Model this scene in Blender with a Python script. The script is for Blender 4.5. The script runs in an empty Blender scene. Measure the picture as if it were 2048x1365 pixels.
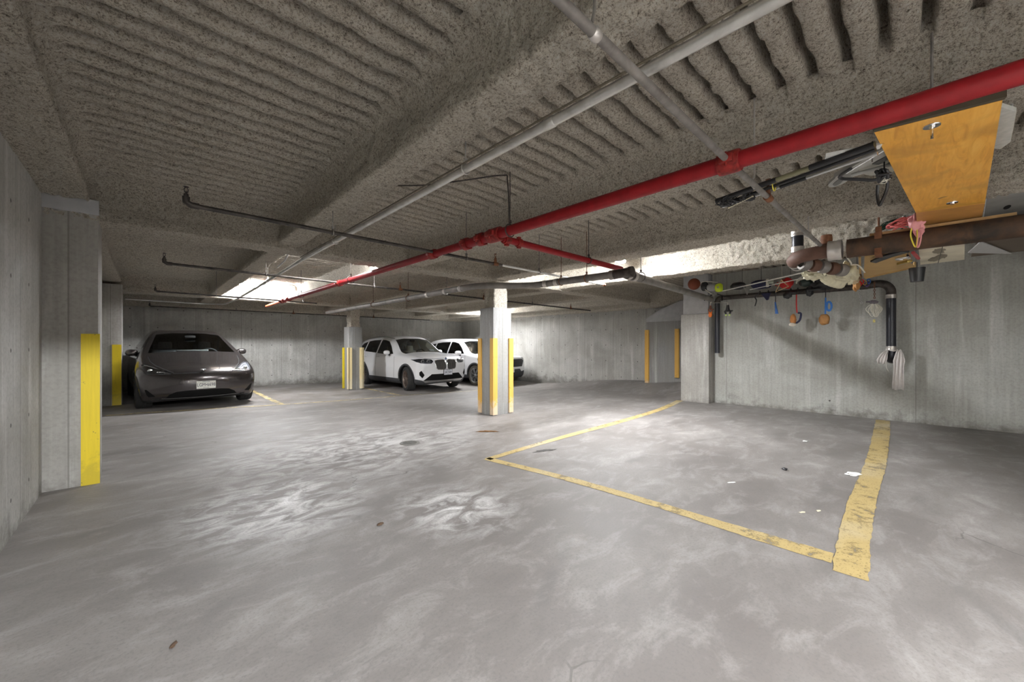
import bpy, bmesh, math, random
import numpy as np
from mathutils import Vector, Matrix
random.seed(7); rng = np.random.default_rng(7)
PI = math.pi
S = bpy.context.scene
COL = S.collection
WL = {}            # world position of every Empty root

# ------------------------------------------------------------------ objects
def link(o, parent=None):
    COL.objects.link(o)
    if parent is not None: o.parent = parent
    return o
def tag(o, label=None, cat=None, group=None, kind=None):
    if label: o['label'] = label
    if cat: o['category'] = cat
    if group: o['group'] = group
    if kind: o['kind'] = kind
    return o
def thing(name, label, cat, loc=(0, 0, 0), rz=0, group=None, kind=None):
    o = bpy.data.objects.new(name, None); o.empty_display_size = .1
    o.location = loc; o.rotation_euler = (0, 0, rz); link(o)
    WL[o] = np.array(loc, float)
    return tag(o, label, cat, group, kind)
def root_off(p):
    q = p
    while q is not None:
        if q in WL: return WL[q]
        q = q.parent
    return np.zeros(3)
def mesh_obj(name, V, F, mats, parent=None, smooth=True, local=False, fmat=None):
    V = np.asarray(V, float).reshape(-1, 3)
    if parent is not None and not local: V = V - root_off(parent)
    me = bpy.data.meshes.new(name)
    if isinstance(F, np.ndarray) and F.ndim == 2:
        n, k = F.shape
        me.vertices.add(len(V)); me.vertices.foreach_set('co', V.astype(np.float32).ravel())
        me.loops.add(n * k); me.loops.foreach_set('vertex_index', F.astype(np.int32).ravel())
        me.polygons.add(n); me.polygons.foreach_set('loop_start', np.arange(0, n * k, k, dtype=np.int32))
        me.polygons.foreach_set('loop_total', np.full(n, k, dtype=np.int32))
    else:
        me.from_pydata(V.tolist(), [], [list(f) for f in F])
    if not isinstance(mats, (list, tuple)): mats = [mats]
    for m in mats: me.materials.append(m)
    if fmat is not None: me.polygons.foreach_set('material_index', np.asarray(fmat, dtype=np.int32))
    me.polygons.foreach_set('use_smooth', np.full(len(me.polygons), bool(smooth)))
    me.update(calc_edges=True); me.validate()
    if smooth == 'auto':
        try: me.set_sharp_from_angle(angle=math.radians(40))
        except Exception: pass
    return link(bpy.data.objects.new(name, me), parent)

class MB:
    """collects shapes into one mesh"""
    def __init__(s): s.v = []; s.f = []; s.m = []; s.cm = 0
    def add(s, V, F):
        b = len(s.v); s.v += [tuple(map(float, p)) for p in V]
        for f in F: s.f.append([b + i for i in f]); s.m.append(s.cm)
        return s
    def box(s, c, d, rz=0, R=None, bev=0):
        hx, hy, hz = d[0] / 2, d[1] / 2, d[2] / 2
        if bev <= 0:
            V = [(x, y, z) for z in (-hz, hz) for y in (-hy, hy) for x in (-hx, hx)]
            F = [(0, 2, 3, 1), (4, 5, 7, 6), (0, 1, 5, 4), (2, 6, 7, 3), (0, 4, 6, 2), (1, 3, 7, 5)]
        else:
            bm = bmesh.new(); bmesh.ops.create_cube(bm, size=1)
            for v in bm.verts: v.co = (v.co.x * d[0], v.co.y * d[1], v.co.z * d[2])
            bmesh.ops.bevel(bm, geom=bm.edges[:], offset=bev, segments=2, affect='EDGES', profile=.5)
            V = [tuple(v.co) for v in bm.verts]; F = [[v.index for v in f.verts] for f in bm.faces]; bm.free()
        M = R if R is not None else Matrix.Rotation(rz, 3, 'Z')
        return s.add([tuple(Vector(c) + M @ Vector(p)) for p in V], F)
    def tube(s, pts, r, n=12, cap=True, closed=False):
        P = [Vector(p) for p in pts]; N = len(P)
        rs = r if isinstance(r, (list, tuple)) else [r] * N
        T = []
        for i in range(N):
            a = P[(i - 1) % N] if (closed or i > 0) else P[i]; b = P[(i + 1) % N] if (closed or i < N - 1) else P[i]
            t = (b - a); T.append(t.normalized() if t.length > 1e-9 else Vector((0, 0, 1)))
        up = Vector((0, 0, 1)) if abs(T[0].z) < .9 else Vector((1, 0, 0))
        u = (up - T[0] * up.dot(T[0])).normalized(); V = []
        for i in range(N):
            u = u - T[i] * u.dot(T[i])
            u = u.normalized() if u.length > 1e-6 else T[i].orthogonal().normalized()
            w = T[i].cross(u)
            for k in range(n):
                a = 2 * PI * k / n
                V.append(P[i] + (u * math.cos(a) + w * math.sin(a)) * rs[i])
        F = []
        for i in range(N if closed else N - 1):
            j = (i + 1) % N
            for k in range(n): F.append((i * n + k, i * n + (k + 1) % n, j * n + (k + 1) % n, j * n + k))
        if cap and not closed:
            F.append(tuple(reversed(range(n)))); F.append(tuple((N - 1) * n + k for k in range(n)))
        return s.add(V, F)
    def cyl(s, a, b, r, n=16): return s.tube([a, b], r, n)
    def lathe(s, prof, c=(0, 0, 0), axis='Z', n=24, R=None):
        V = []; F = []; m = len(prof)
        A = {'Z': lambda r, h, a: (r * math.cos(a), r * math.sin(a), h), 'X': lambda r, h, a: (h, r * math.cos(a), r * math.sin(a)),
             'Y': lambda r, h, a: (r * math.sin(a), h, r * math.cos(a))}[axis]
        for k in range(n):
            for (r, h) in prof:
                p = Vector(A(r, h, 2 * PI * k / n))
                if R is not None: p = R @ p
                V.append(Vector(c) + p)
        for k in range(n):
            q = (k + 1) % n
            for i in range(m - 1): F.append((k * m + i, q * m + i, q * m + i + 1, k * m + i + 1))
        return s.add(V, F)
    def prism(s, poly, h0, h1, axis='Z', R=None, c=(0, 0, 0)):
        """polygon (u,v) extruded: Z->(u,v,h)  X->(h,u,v)  Y->(u,h,v)"""
        A = {'Z': lambda u, v, h: (u, v, h), 'X': lambda u, v, h: (h, u, v), 'Y': lambda u, v, h: (u, h, v)}[axis]
        n = len(poly); V = [A(u, v, h0) for u, v in poly] + [A(u, v, h1) for u, v in poly]
        if R is not None: V = [tuple(Vector(c) + R @ Vector(p)) for p in V]
        elif c != (0, 0, 0): V = [tuple(Vector(c) + Vector(p)) for p in V]
        F = [tuple(range(n))[::-1], tuple(range(n, 2 * n))] + [(i, (i + 1) % n, n + (i + 1) % n, n + i) for i in range(n)]
        return s.add(V, F)
    def blob(s, c, r, n=14, amp=0., seed=0, R=None, sq=1.):
        V = []; F = []; rr = random.Random(seed)
        ph = [(rr.uniform(1, 4), rr.uniform(1, 4), rr.uniform(0, 6.3)) for _ in range(6)]
        for i in range(n + 1):
            th = PI * i / n
            for k in range(2 * n):
                a = PI * k / n
                d = Vector((math.sin(th) * math.cos(a), math.sin(th) * math.sin(a), math.cos(th)))
                f = 1 + amp * sum(math.sin(p * d.x * 2 + q * d.y * 2 + w + 3 * d.z * (p - q)) for p, q, w in ph) / 3
                d = Vector([math.copysign(abs(x) ** sq, x) for x in d])
                p = Vector((d.x * r[0], d.y * r[1], d.z * r[2])) * f
                if R is not None: p = R @ p
                V.append(Vector(c) + p)
        m = 2 * n
        for i in range(n):
            for k in range(m): F.append((i * m + k, (i + 1) * m + k, (i + 1) * m + (k + 1) % m, i * m + (k + 1) % m))
        return s.add(V, F)
    def build(s, name, mats, parent=None, smooth='auto', local=False):
        return mesh_obj(name, s.v, s.f, mats, parent, smooth, local, s.m if isinstance(mats, (list, tuple)) else None)

def bm_fix(o):
    bm = bmesh.new(); bm.from_mesh(o.data); bmesh.ops.recalc_face_normals(bm, faces=bm.faces[:]); bm.to_mesh(o.data); bm.free(); return o
def arc(c, r, a0, a1, n, ax='XZ'):
    out = []
    for i in range(n + 1):
        a = a0 + (a1 - a0) * i / n; u, v = r * math.cos(a), r * math.sin(a)
        out.append((c[0] + u, c[1], c[2] + v) if ax == 'XZ' else (c[0], c[1] + u, c[2] + v) if ax == 'YZ' else (c[0] + u, c[1] + v, c[2]))
    return out
def crom(P, n=8, closed=False):
    P = [np.array(p, float) for p in P]; N = len(P); out = []
    for i in range(N if closed else N - 1):
        g = lambda k: P[k % N] if closed else P[min(max(k, 0), N - 1)]
        a, b, c, d = g(i - 1), g(i), g(i + 1), g(i + 2)
        for k in range(n):
            t = k / n
            out.append(.5 * (2 * b + (c - a) * t + (2 * a - 5 * b + 4 * c - d) * t * t + (3 * b - a - 3 * c + d) * t ** 3))
    if not closed: out.append(P[-1])
    return [tuple(p) for p in out]

# ------------------------------------------------------------------ value noise (numpy)
def _h(i, j, k):
    n = (i * 374761393 + j * 668265263 + k * 2147483647 + 1013904223) & 0xffffffff
    n = ((n ^ (n >> 13)) * 1274126177) & 0xffffffff
    return ((n ^ (n >> 16)) & 0xffff) / 65535.
def vnoise(P, sc):
    P = np.asarray(P, float) * sc; I = np.floor(P).astype(np.int64); f = P - I; f = f * f * (3 - 2 * f); r = 0
    for a in (0, 1):
        for b in (0, 1):
            for c in (0, 1):
                w = (f[:, 0] if a else 1 - f[:, 0]) * (f[:, 1] if b else 1 - f[:, 1]) * (f[:, 2] if c else 1 - f[:, 2])
                r = r + w * _h(I[:, 0] + a, I[:, 1] + b, I[:, 2] + c)
    return r - .5
def sstep(a, b, x):
    t = np.clip((np.asarray(x, float) - a) / (b - a), 0, 1); return t * t * (3 - 2 * t)

# ------------------------------------------------------------------ materials
class NT:
    def __init__(s, name):
        s.m = bpy.data.materials.new(name); s.m.use_nodes = True; s.t = s.m.node_tree; s.t.nodes.clear()
        s.o = s.n('ShaderNodeOutputMaterial')
    def n(s, ty, **k):
        x = s.t.nodes.new(ty)
        for a, b in k.items():
            if a == 'ins':
                for i, v in b.items(): s.set(x, i, v)
            else: setattr(x, a, b)
        return x
    def set(s, x, i, v):
        if isinstance(v, bpy.types.NodeSocket): s.t.links.new(v, x.inputs[i])
        else: x.inputs[i].default_value = v
    def math(s, op, a, b=0., c=0., clamp=False):
        x = s.n('ShaderNodeMath', operation=op, use_clamp=clamp); s.set(x, 0, a); s.set(x, 1, b); s.set(x, 2, c); return x.outputs[0]
    def pos(s):
        if not hasattr(s, '_p'): s._p = s.n('ShaderNodeTexCoord').outputs['Object']
        return s._p
    def scale(s, v, sc, loc=(0, 0, 0), rot=(0, 0, 0)):
        x = s.n('ShaderNodeMapping'); s.set(x, 0, v); x.inputs['Scale'].default_value = sc; x.inputs['Location'].default_value = loc; x.inputs['Rotation'].default_value = rot
        return x.outputs[0]
    def noise(s, v, sc, det=3, rough=.55, dist=0.):
        x = s.n('ShaderNodeTexNoise'); s.set(x, 'Vector', v); s.set(x, 'Scale', sc); s.set(x, 'Detail', det); s.set(x, 'Roughness', rough); s.set(x, 'Distortion', dist)
        return x.outputs['Fac']
    def voro(s, v, sc, feat='F1'):
        x = s.n('ShaderNodeTexVoronoi', feature=feat); s.set(x, 'Vector', v); s.set(x, 'Scale', sc); return x.outputs['Distance']
    def ramp(s, f, stops, interp='LINEAR'):
        x = s.n('ShaderNodeValToRGB'); s.set(x, 0, f); r = x.color_ramp; r.interpolation = interp
        while len(r.elements) < len(stops): r.elements.new(.5)
        for e, (p, c) in zip(r.elements, stops):
            e.position = p; e.color = (c, c, c, 1) if isinstance(c, (int, float)) else (*c, 1)
        return x.outputs[0]
    def mix(s, f, a, b, mode='MIX'):
        x = s.n('ShaderNodeMix', data_type='RGBA', blend_type=mode)
        s.set(x, 0, f)
        for i, v in ((6, a), (7, b)): s.set(x, i, (*v, 1) if isinstance(v, tuple) and len(v) == 3 else v)
        return x.outputs[2]
    def bsdf(s, col, rough=.6, metal=0., spec=.5, bump=None, bstr=.3, bdist=.01, **k):
        x = s.n('ShaderNodeBsdfPrincipled')
        s.set(x, 'Base Color', (*col, 1) if isinstance(col, tuple) and len(col) == 3 else col)
        s.set(x, 'Roughness', rough); s.set(x, 'Metallic', metal); s.set(x, 'Specular IOR Level', spec)
        for a, b in k.items(): s.set(x, a.replace('_', ' '), b)
        if bump is not None:
            bb = s.n('ShaderNodeBump'); s.set(bb, 'Height', bump); s.set(bb, 'Strength', bstr); s.set(bb, 'Distance', bdist)
            s.t.links.new(bb.outputs[0], x.inputs['Normal'])
        return x.outputs[0]
    def out(s, sh): s.t.links.new(sh, s.o.inputs[0]); return s.m
    def sep(s, v):
        x = s.n('ShaderNodeSeparateXYZ'); s.set(x, 0, v); return x.outputs
def hexc(*c): return tuple(((x / 255) / 12.92 if x / 255 <= .04045 else ((x / 255 + .055) / 1.055) ** 2.4) for x in c)

_mc = {}
def plain(name, col, rough=.5, metal=0., var=.12, nsc=25., bstr=.12, spec=.5, bdist=.003, **k):
    """one-colour material with a little procedural wear"""
    if name in _mc: return _mc[name]
    t = NT(name); p = t.pos(); n = t.noise(p, nsc, 4)
    c = t.mix(n, tuple(x * (1 - var) for x in col), tuple(min(1, x * (1 + var)) for x in col))
    _mc[name] = t.out(t.bsdf(c, rough, metal, spec, n, bstr, bdist, **k)); return _mc[name]

LAMP_E = 60.; FILL_H = 60.; FILL_I = 60.; LAMP_J = 60.; LAMP_3 = 60.; EXPO = 0.0; FILL1 = FILL2 = HID3 = False; FRONT = True; WORLD = 0.
LAMP_E = 135.; LAMP_3 = 170.; FILL_H = 600.; FILL_I = 8.; LAMP_J = 44.; EXPO = 1.95; FILL1 = FILL2 = HID3 = True; FRONT = True; WORLD = 0.

# ------------------------------------------------------------------ scene materials
def mk_spray():
    t = NT('sprayed_fireproofing'); p = t.pos()
    a = t.noise(p, 62, 6, .78); g = t.noise(p, 170, 3, .7); b = t.noise(p, 4, 3); l = t.noise(p, 24, 3, .6)
    m = t.math('ADD', t.math('ADD', t.math('MULTIPLY', a, .55), t.math('MULTIPLY', g, .3)), t.math('MULTIPLY', l, .15))
    col = t.ramp(m, [(.375, (.10, .076, .053)), (.442, (.50, .43, .335)), (.505, (.91, .83, .70)), (.58, (1., .965, .88))])  # fireproofing's own pits and flecks, with the relief's shading painted in
    col = t.mix(t.ramp(b, [(.35, .15), (.65, 0.)]), col, (.45, .40, .33))
    return t.out(t.bsdf(col, .95, 0, .1, t.math('ADD', a, t.math('MULTIPLY', g, .5)), 1., .05))
def mk_wall(name, ax, base=(.47, .465, .44), seam=1.22, hole=(.61, .55), z0=.27, dirt=.8):
    t = NT(name); p = t.pos(); sx, sy, sz = t.sep(p); u = sx if ax == 'X' else sy
    v = t.n('ShaderNodeCombineXYZ'); t.set(v, 0, t.math('ADD', sx, sy)); t.set(v, 2, sz); v = v.outputs[0]
    st = t.noise(t.scale(v, (22, 1, .55)), 1, 5, .6); big = t.noise(p, 1.1, 4, .6, .6); fin = t.noise(p, 30, 4, .65)
    dr = t.noise(t.scale(v, (5, 1, .35)), 1, 4, .6, .4)
    c = t.mix(st, tuple(x * .66 for x in base), tuple(min(1, x * 1.28) for x in base))
    c = t.mix(t.ramp(big, [(.38, .55), (.62, 0.)]), c, (.27, .262, .235))
    c = t.mix(t.ramp(dr, [(.56, 0.), (.72, .55)]), c, (.63, .63, .61))
    c = t.mix(t.math('MULTIPLY', t.ramp(fin, [(.35, .5), (.55, 0.)]), .6), c, (.2, .19, .17))
    # grime splashed along the foot of the wall, ragged top edge
    foot = t.math('MULTIPLY_ADD', t.noise(v, 3.5, 5, .7), 1.0, t.math('MULTIPLY', sz, -1.1))
    c = t.mix(t.math('MULTIPLY', t.ramp(foot, [(.34, 0.), (.6, 1.)]), dirt), c, (.13, .123, .108))
    f = t.math('PINGPONG', u, seam / 2)
    sm = t.math('LESS_THAN', f, .006)
    c = t.mix(t.math('MULTIPLY', sm, .6), c, (.16, .155, .14))
    hu = t.math('SUBTRACT', t.math('PINGPONG', t.math('ADD', u, hole[0] * .5), hole[0] / 2), 0.)
    hz = t.math('PINGPONG', t.math('SUBTRACT', sz, z0), hole[1] / 2)
    hd = t.math('SQRT', t.math('ADD', t.math('POWER', hu, 2.), t.math('POWER', hz, 2.)))
    hl = t.math('LESS_THAN', hd, .016)
    c = t.mix(t.math('MULTIPLY', hl, .9), c, (.06, .055, .05))
    h = t.math('SUBTRACT', t.math('ADD', t.math('MULTIPLY', st, .6), t.math('MULTIPLY', fin, .5)), t.math('MULTIPLY', t.math('MAXIMUM', sm, hl), 1.))
    return t.out(t.bsdf(c, .82, 0, .3, h, .35, .008))
def mk_floor():
    t = NT('worn_concrete_floor'); p = t.pos()
    sw = t.scale(p, (.7, 1.4, 1), rot=(0, 0, .35))
    a = t.noise(sw, 1.0, 6, .6, .35); b = t.noise(p, .55, 4, .6, .6); f = t.noise(p, 60, 4, .7); m = t.noise(t.scale(p, (1, 1.8, 1), rot=(0, 0, .25)), 2.3, 6, .7, .5)
    c = t.ramp(a, [(.25, (.158, .145, .136)), (.5, (.225, .209, .198)), (.75, (.31, .292, .278))])
    c = t.mix(t.ramp(b, [(.35, .6), (.6, 0.)]), c, (.15, .135, .125))
    c = t.mix(t.math('MULTIPLY', t.ramp(m, [(.5, 0.), (.72, 1.)]), .38), c, (.48, .462, .447))
    c = t.mix(t.math('MULTIPLY', t.ramp(m, [(.28, 1.), (.46, 0.)]), .5), c, (.15, .14, .13))
    # bleached salt bloom where water dries, in the middle of the bay
    sx, sy, sz = t.sep(p)
    def spot(x, y, rx, ry):
        return t.math('SUBTRACT', 1., t.math('SQRT', t.math('ADD', t.math('POWER', t.math('DIVIDE', t.math('SUBTRACT', sx, x), rx), 2.), t.math('POWER', t.math('DIVIDE', t.math('SUBTRACT', sy, y), ry), 2.))), clamp=True)
    sp = t.math('MAXIMUM', t.math('MAXIMUM', spot(.85, 3.9, .85, 1.0), spot(1.95, 2.75, .6, .7)), t.math('MULTIPLY', spot(2.2, 5.2, 2.2, 1.6), .7))
    w = t.math('MULTIPLY', sp, t.ramp(t.noise(t.scale(p, (1.2, 2.2, 1), rot=(0, 0, .6)), 2.6, 6, .62, 1.1), [(.42, 0.), (.62, 1.)]))
    c = t.mix(t.math('MULTIPLY', w, 1.1, clamp=True), c, (.72, .71, .70))
    # hairline cracks and tyre scuffs
    cr = t.voro(t.mix(.25, p, t.noise(p, 2., 3)), .9, 'DISTANCE_TO_EDGE')
    crk = t.math('MULTIPLY', t.math('LESS_THAN', cr, .0035), t.ramp(t.noise(p, .8, 2), [(.58, 0.), (.64, .8)]))
    c = t.mix(t.math('MULTIPLY', crk, .7), c, (.08, .075, .07))
    wv = t.n('ShaderNodeTexWave', wave_type='RINGS', rings_direction='Z'); t.set(wv, 'Vector', t.scale(p, (1, 1, 0), loc=(-4.5, 2.5, 0))); t.set(wv, 'Scale', .55); t.set(wv, 'Distortion', 2.5); t.set(wv, 'Detail', 2.)
    sc = t.math('MULTIPLY', t.ramp(wv.outputs['Fac'], [(.90, 0.), (.99, 1.)]), t.ramp(t.noise(p, 1.1, 3), [(.5, 0.), (.64, .35)]))
    c = t.mix(sc, c, (.12, .115, .11))
    c = t.mix(t.math('MULTIPLY', t.ramp(f, [(.34, 1.), (.5, 0.)]), .4), c, (.13, .125, .12))
    # darker blotches across the parking bays
    bay_blotch = t.math('MULTIPLY', t.ramp(t.noise(p, .9, 4, .6), [(.42, 0.), (.6, .75)]), t.math('MULTIPLY', t.math('GREATER_THAN', sy, 10.75), t.math('LESS_THAN', sy, 17.)))
    c = t.mix(bay_blotch, c, (.13, .115, .1))
    ro = t.ramp(a, [(.3, .5), (.7, .68)])
    h = t.math('ADD', t.math('MULTIPLY', f, .35), t.math('MULTIPLY', m, .6))
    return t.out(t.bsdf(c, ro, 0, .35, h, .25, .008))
def mk_line(name, col, lo=.42, hi=.6):
    t = NT(name); p = t.pos()
    n = t.noise(p, 9, 6, .72); n2 = t.noise(p, 2.2, 3); f = t.noise(p, 70, 3)
    wear = t.ramp(t.math('ADD', t.math('MULTIPLY', n, .6), t.math('MULTIPLY', n2, .4)), [(lo - .06, 0.), (hi - .06, 1.)])
    wear = t.math('MULTIPLY', wear, t.ramp(f, [(.3, .5), (.42, 1.)]))
    c = t.mix(n, tuple(x * .8 for x in col), tuple(min(1, x * 1.15) for x in col))
    c = t.mix(t.ramp(t.noise(p, .9, 3), [(.5, 0.), (.66, .7)]), c, (.50, .44, .31))
    sh = t.bsdf(c, .7, 0, .3); tr = t.n('ShaderNodeBsdfTransparent').outputs[0]
    mx = t.n('ShaderNodeMixShader'); t.set(mx, 0, wear); t.set(mx, 1, tr); t.set(mx, 2, sh)
    return t.out(mx.outputs[0])
def mk_guard(name, col, base):
    t = NT(name); p = t.pos(); sx, sy, sz = t.sep(p); n = t.noise(p, 14, 5, .65); f = t.noise(t.scale(p, (60, 60, 3)), 1, 3)
    c = t.mix(f, tuple(x * .85 for x in col), tuple(min(1, x * 1.12) for x in col))
    sc = t.math('MULTIPLY_ADD', n, .5, t.math('MULTIPLY', sz, -.75))
    c = t.mix(t.ramp(sc, [(.02, 0.), (.14, .8)]), c, base)
    c = t.mix(t.ramp(t.noise(p, 22, 4, .6), [(.66, 0.), (.7, .8)]), c, (.1, .07, .04))
    return t.out(t.bsdf(c, .55, 0, .4, n, .2, .004))
def mk_ply():
    t = NT('varnished_plywood'); p = t.pos()
    g = t.noise(t.scale(p, (1.2, 9, 1), rot=(0, 0, .05)), 2.2, 5, .6, 1.6); b = t.noise(p, 2.4, 3, .5, .8); k = t.noise(p, 5.5, 2)
    c = t.ramp(g, [(.25, (.56, .235, .022)), (.5, (.76, .375, .05)), (.75, (.84, .47, .09))])
    c = t.mix(t.ramp(b, [(.5, 0.), (.66, .7)]), c, (.50, .24, .035))
    c = t.mix(t.ramp(k, [(.7, 0.), (.74, .9)]), c, (.16, .07, .02))
    return t.out(t.bsdf(c, .38, 0, .5, g, .1, .003))
def mk_glass(name, tint, mixf=.25):
    t = NT(name); fr = t.n('ShaderNodeFresnel'); t.set(fr, 0, 1.5)
    tr = t.n('ShaderNodeBsdfTransparent'); t.set(tr, 0, (*tint, 1)); gl = t.n('ShaderNodeBsdfGlossy'); t.set(gl, 'Roughness', .02)
    mx = t.n('ShaderNodeMixShader'); t.set(mx, 0, t.math('MULTIPLY_ADD', fr.outputs[0], 1.2, .02, clamp=True)); t.set(mx, 1, tr.outputs[0]); t.set(mx, 2, gl.outputs[0])
    return t.out(mx.outputs[0])
def mk_emit(name, col, st):
    t = NT(name); e = t.n('ShaderNodeEmission'); t.set(e, 0, (*col, 1)); t.set(e, 1, st); return t.out(e.outputs[0])
def mk_rust(name, dark, light, sc=9, rough=.7, metal=.3):
    t = NT(name); p = t.pos(); n = t.noise(p, sc, 5, .65, .4); f = t.noise(p, 60, 3)
    c = t.ramp(n, [(.32, dark), (.66, light)]); return t.out(t.bsdf(c, rough, metal, .4, t.math('ADD', n, t.math('MULTIPLY', f, .4)), .3, .004))

SPRAY = mk_spray(); FLOOR = mk_floor()
WALLX = mk_wall('board_formed_concrete_a', 'X'); WALLY = mk_wall('board_formed_concrete_b', 'Y')
WALLR = mk_wall('smooth_concrete', 'Y', (.43, .435, .405), seam=3.1, hole=(2.4, 2.2), dirt=.9)
CONC = mk_wall('column_concrete', 'X', (.42, .405, .38), seam=9., hole=(7., 7.), dirt=.55)
CONCL = mk_wall('pale_column_concrete', 'X', (.31, .309, .308), seam=9., hole=(7., 7.), dirt=.2)
PATCH = plain('trowelled_patch', (.40, .402, .41), .85, var=.25, nsc=8, bstr=.3, bdist=.006)
LINE = mk_line('worn_yellow_paint', (.44, .335, .145), .405, .53); LINEF = mk_line('faded_yellow_paint', (.52, .42, .21), .44, .62)
GUARD = mk_guard('ochre_guard_paint', (.66, .385, .085), (.62, .50, .38)); GUARDP = mk_guard('pale_guard_paint', (.80, .66, .36), (.72, .63, .45)); GUARDY = mk_guard('yellow_guard_paint', (.74, .56, .015), (.52, .40, .02))
PLY = mk_ply()
RED = plain('red_pipe_paint', (.235, .008, .011), .5, var=.35, nsc=12, spec=.3); REDD = mk_rust('red_coupling', (.12, .012, .01), (.36, .03, .025), 20, .5)
STEEL = mk_rust('dusty_steel_pipe', (.14, .125, .115), (.30, .28, .26), 6, .55, .5); BLKPIPE = mk_rust('black_steel_pipe', (.03, .026, .024), (.10, .085, .075), 10, .5, .4)
GALV = mk_rust('galvanised_conduit', (.50, .49, .46), (.74, .73, .70), 5, .32, .75); WHITEP = plain('white_pipe_paint', (.66, .65, .62), .5)
IRON = mk_rust('rusty_cast_iron', (.028, .022, .017), (.115, .06, .032), 5, .75, .2); IRONL = mk_rust('grey_drain_pipe', (.15, .14, .13), (.27, .25, .23), 4, .6, .3)
RUST = mk_rust('bright_rust', (.10, .04, .02), (.23, .095, .042), 14, .8, .1); CLAMP = plain('clamp_steel', (.58, .55, .52), .35, .7)
BLACK = plain('black_plastic', (.018, .018, .02), .42); BLACKM = plain('black_iron_coating', (.022, .023, .03), .32, .2); RUBBER = plain('rubber', (.022, .021, .02), .8)
WOOD = plain('raw_timber', (.50, .31, .13), .65, var=.3, nsc=18); TAN = plain('cardboard', (.50, .33, .135), .8, var=.15, nsc=6)
CREAM = plain('cream_foam', (.58, .545, .40), .9, var=.3, nsc=20, bstr=.8, bdist=.02); BOARD = plain('stained_ceiling_board', (.62, .57, .44), .85, var=.3, nsc=4)
CLOTH = plain('grey_white_cloth', (.62, .585, .56), .9, var=.15, nsc=30); CORDW = plain('white_cord', (.62, .60, .52), .6)
SILVER = plain('bare_aluminium', (.6, .6, .6), .3, .85); CHROME = plain('chrome', (.75, .75, .76), .12, 1., var=.03)
BLUE = plain('blue_webbing', (.03, .13, .42), .6); REDF = plain('red_fabric', (.55, .02, .02), .6); ORANGE = plain('orange_plastic', (.75, .17, .02), .45)
TANL = plain('tan_leather', (.34, .165, .05), .7, var=.3, nsc=14); FLUO = plain('fluorescent_tape', (.62, .78, .03), .5); PINK = plain('pink_plastic', (.62, .26, .27), .5); BALLO = plain('orange_ball', (.16, .035, .013), .7)
YEL = plain('yellow_cord', (.70, .60, .06), .5); NAVY = plain('navy_cloth', (.02, .022, .06), .8); GREYP = plain('grey_plastic', (.36, .355, .33), .5); GREENN = plain('dark_green_net', (.03, .075, .05), .8)
HOUSING = plain('fixture_enamel', (.62, .62, .60), .45)


# ------------------------------------------------------------------ room shell
RAMP_Y = [3.0, 3.5, 4.8, 5.9, 7.6, 9.6, 10.8]; RAMP_Z = [.6, .55, .36, .22, .16, .05, 0.]
def floorz(X, Y):
    X = np.asarray(X, float); Y = np.asarray(Y, float)
    return -.026 * np.clip(X, 0, 8) * sstep(6.5, 11, Y) + sstep(10.0, 11.9, X) * np.interp(Y, RAMP_Y, RAMP_Z)
def fz(x, y): return float(floorz(x, y))
def struct(o): o['kind'] = 'structure'; return o
def gridmesh(xs, ys, zf):
    X, Y = np.meshgrid(xs, ys); Z = zf(X, Y); V = np.stack([X.ravel(), Y.ravel(), Z.ravel()], 1)
    nx, ny = len(xs), len(ys); i = np.arange((nx - 1) * (ny - 1)); a = i // (nx - 1) * nx + i % (nx - 1)
    return V, np.stack([a, a + 1, a + nx + 1, a + nx], 1)
V, F = gridmesh(np.arange(-1.0, 13.01, .2), np.arange(-7.2, 16.61, .2), floorz); struct(mesh_obj('floor', V, F, FLOOR))

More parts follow.
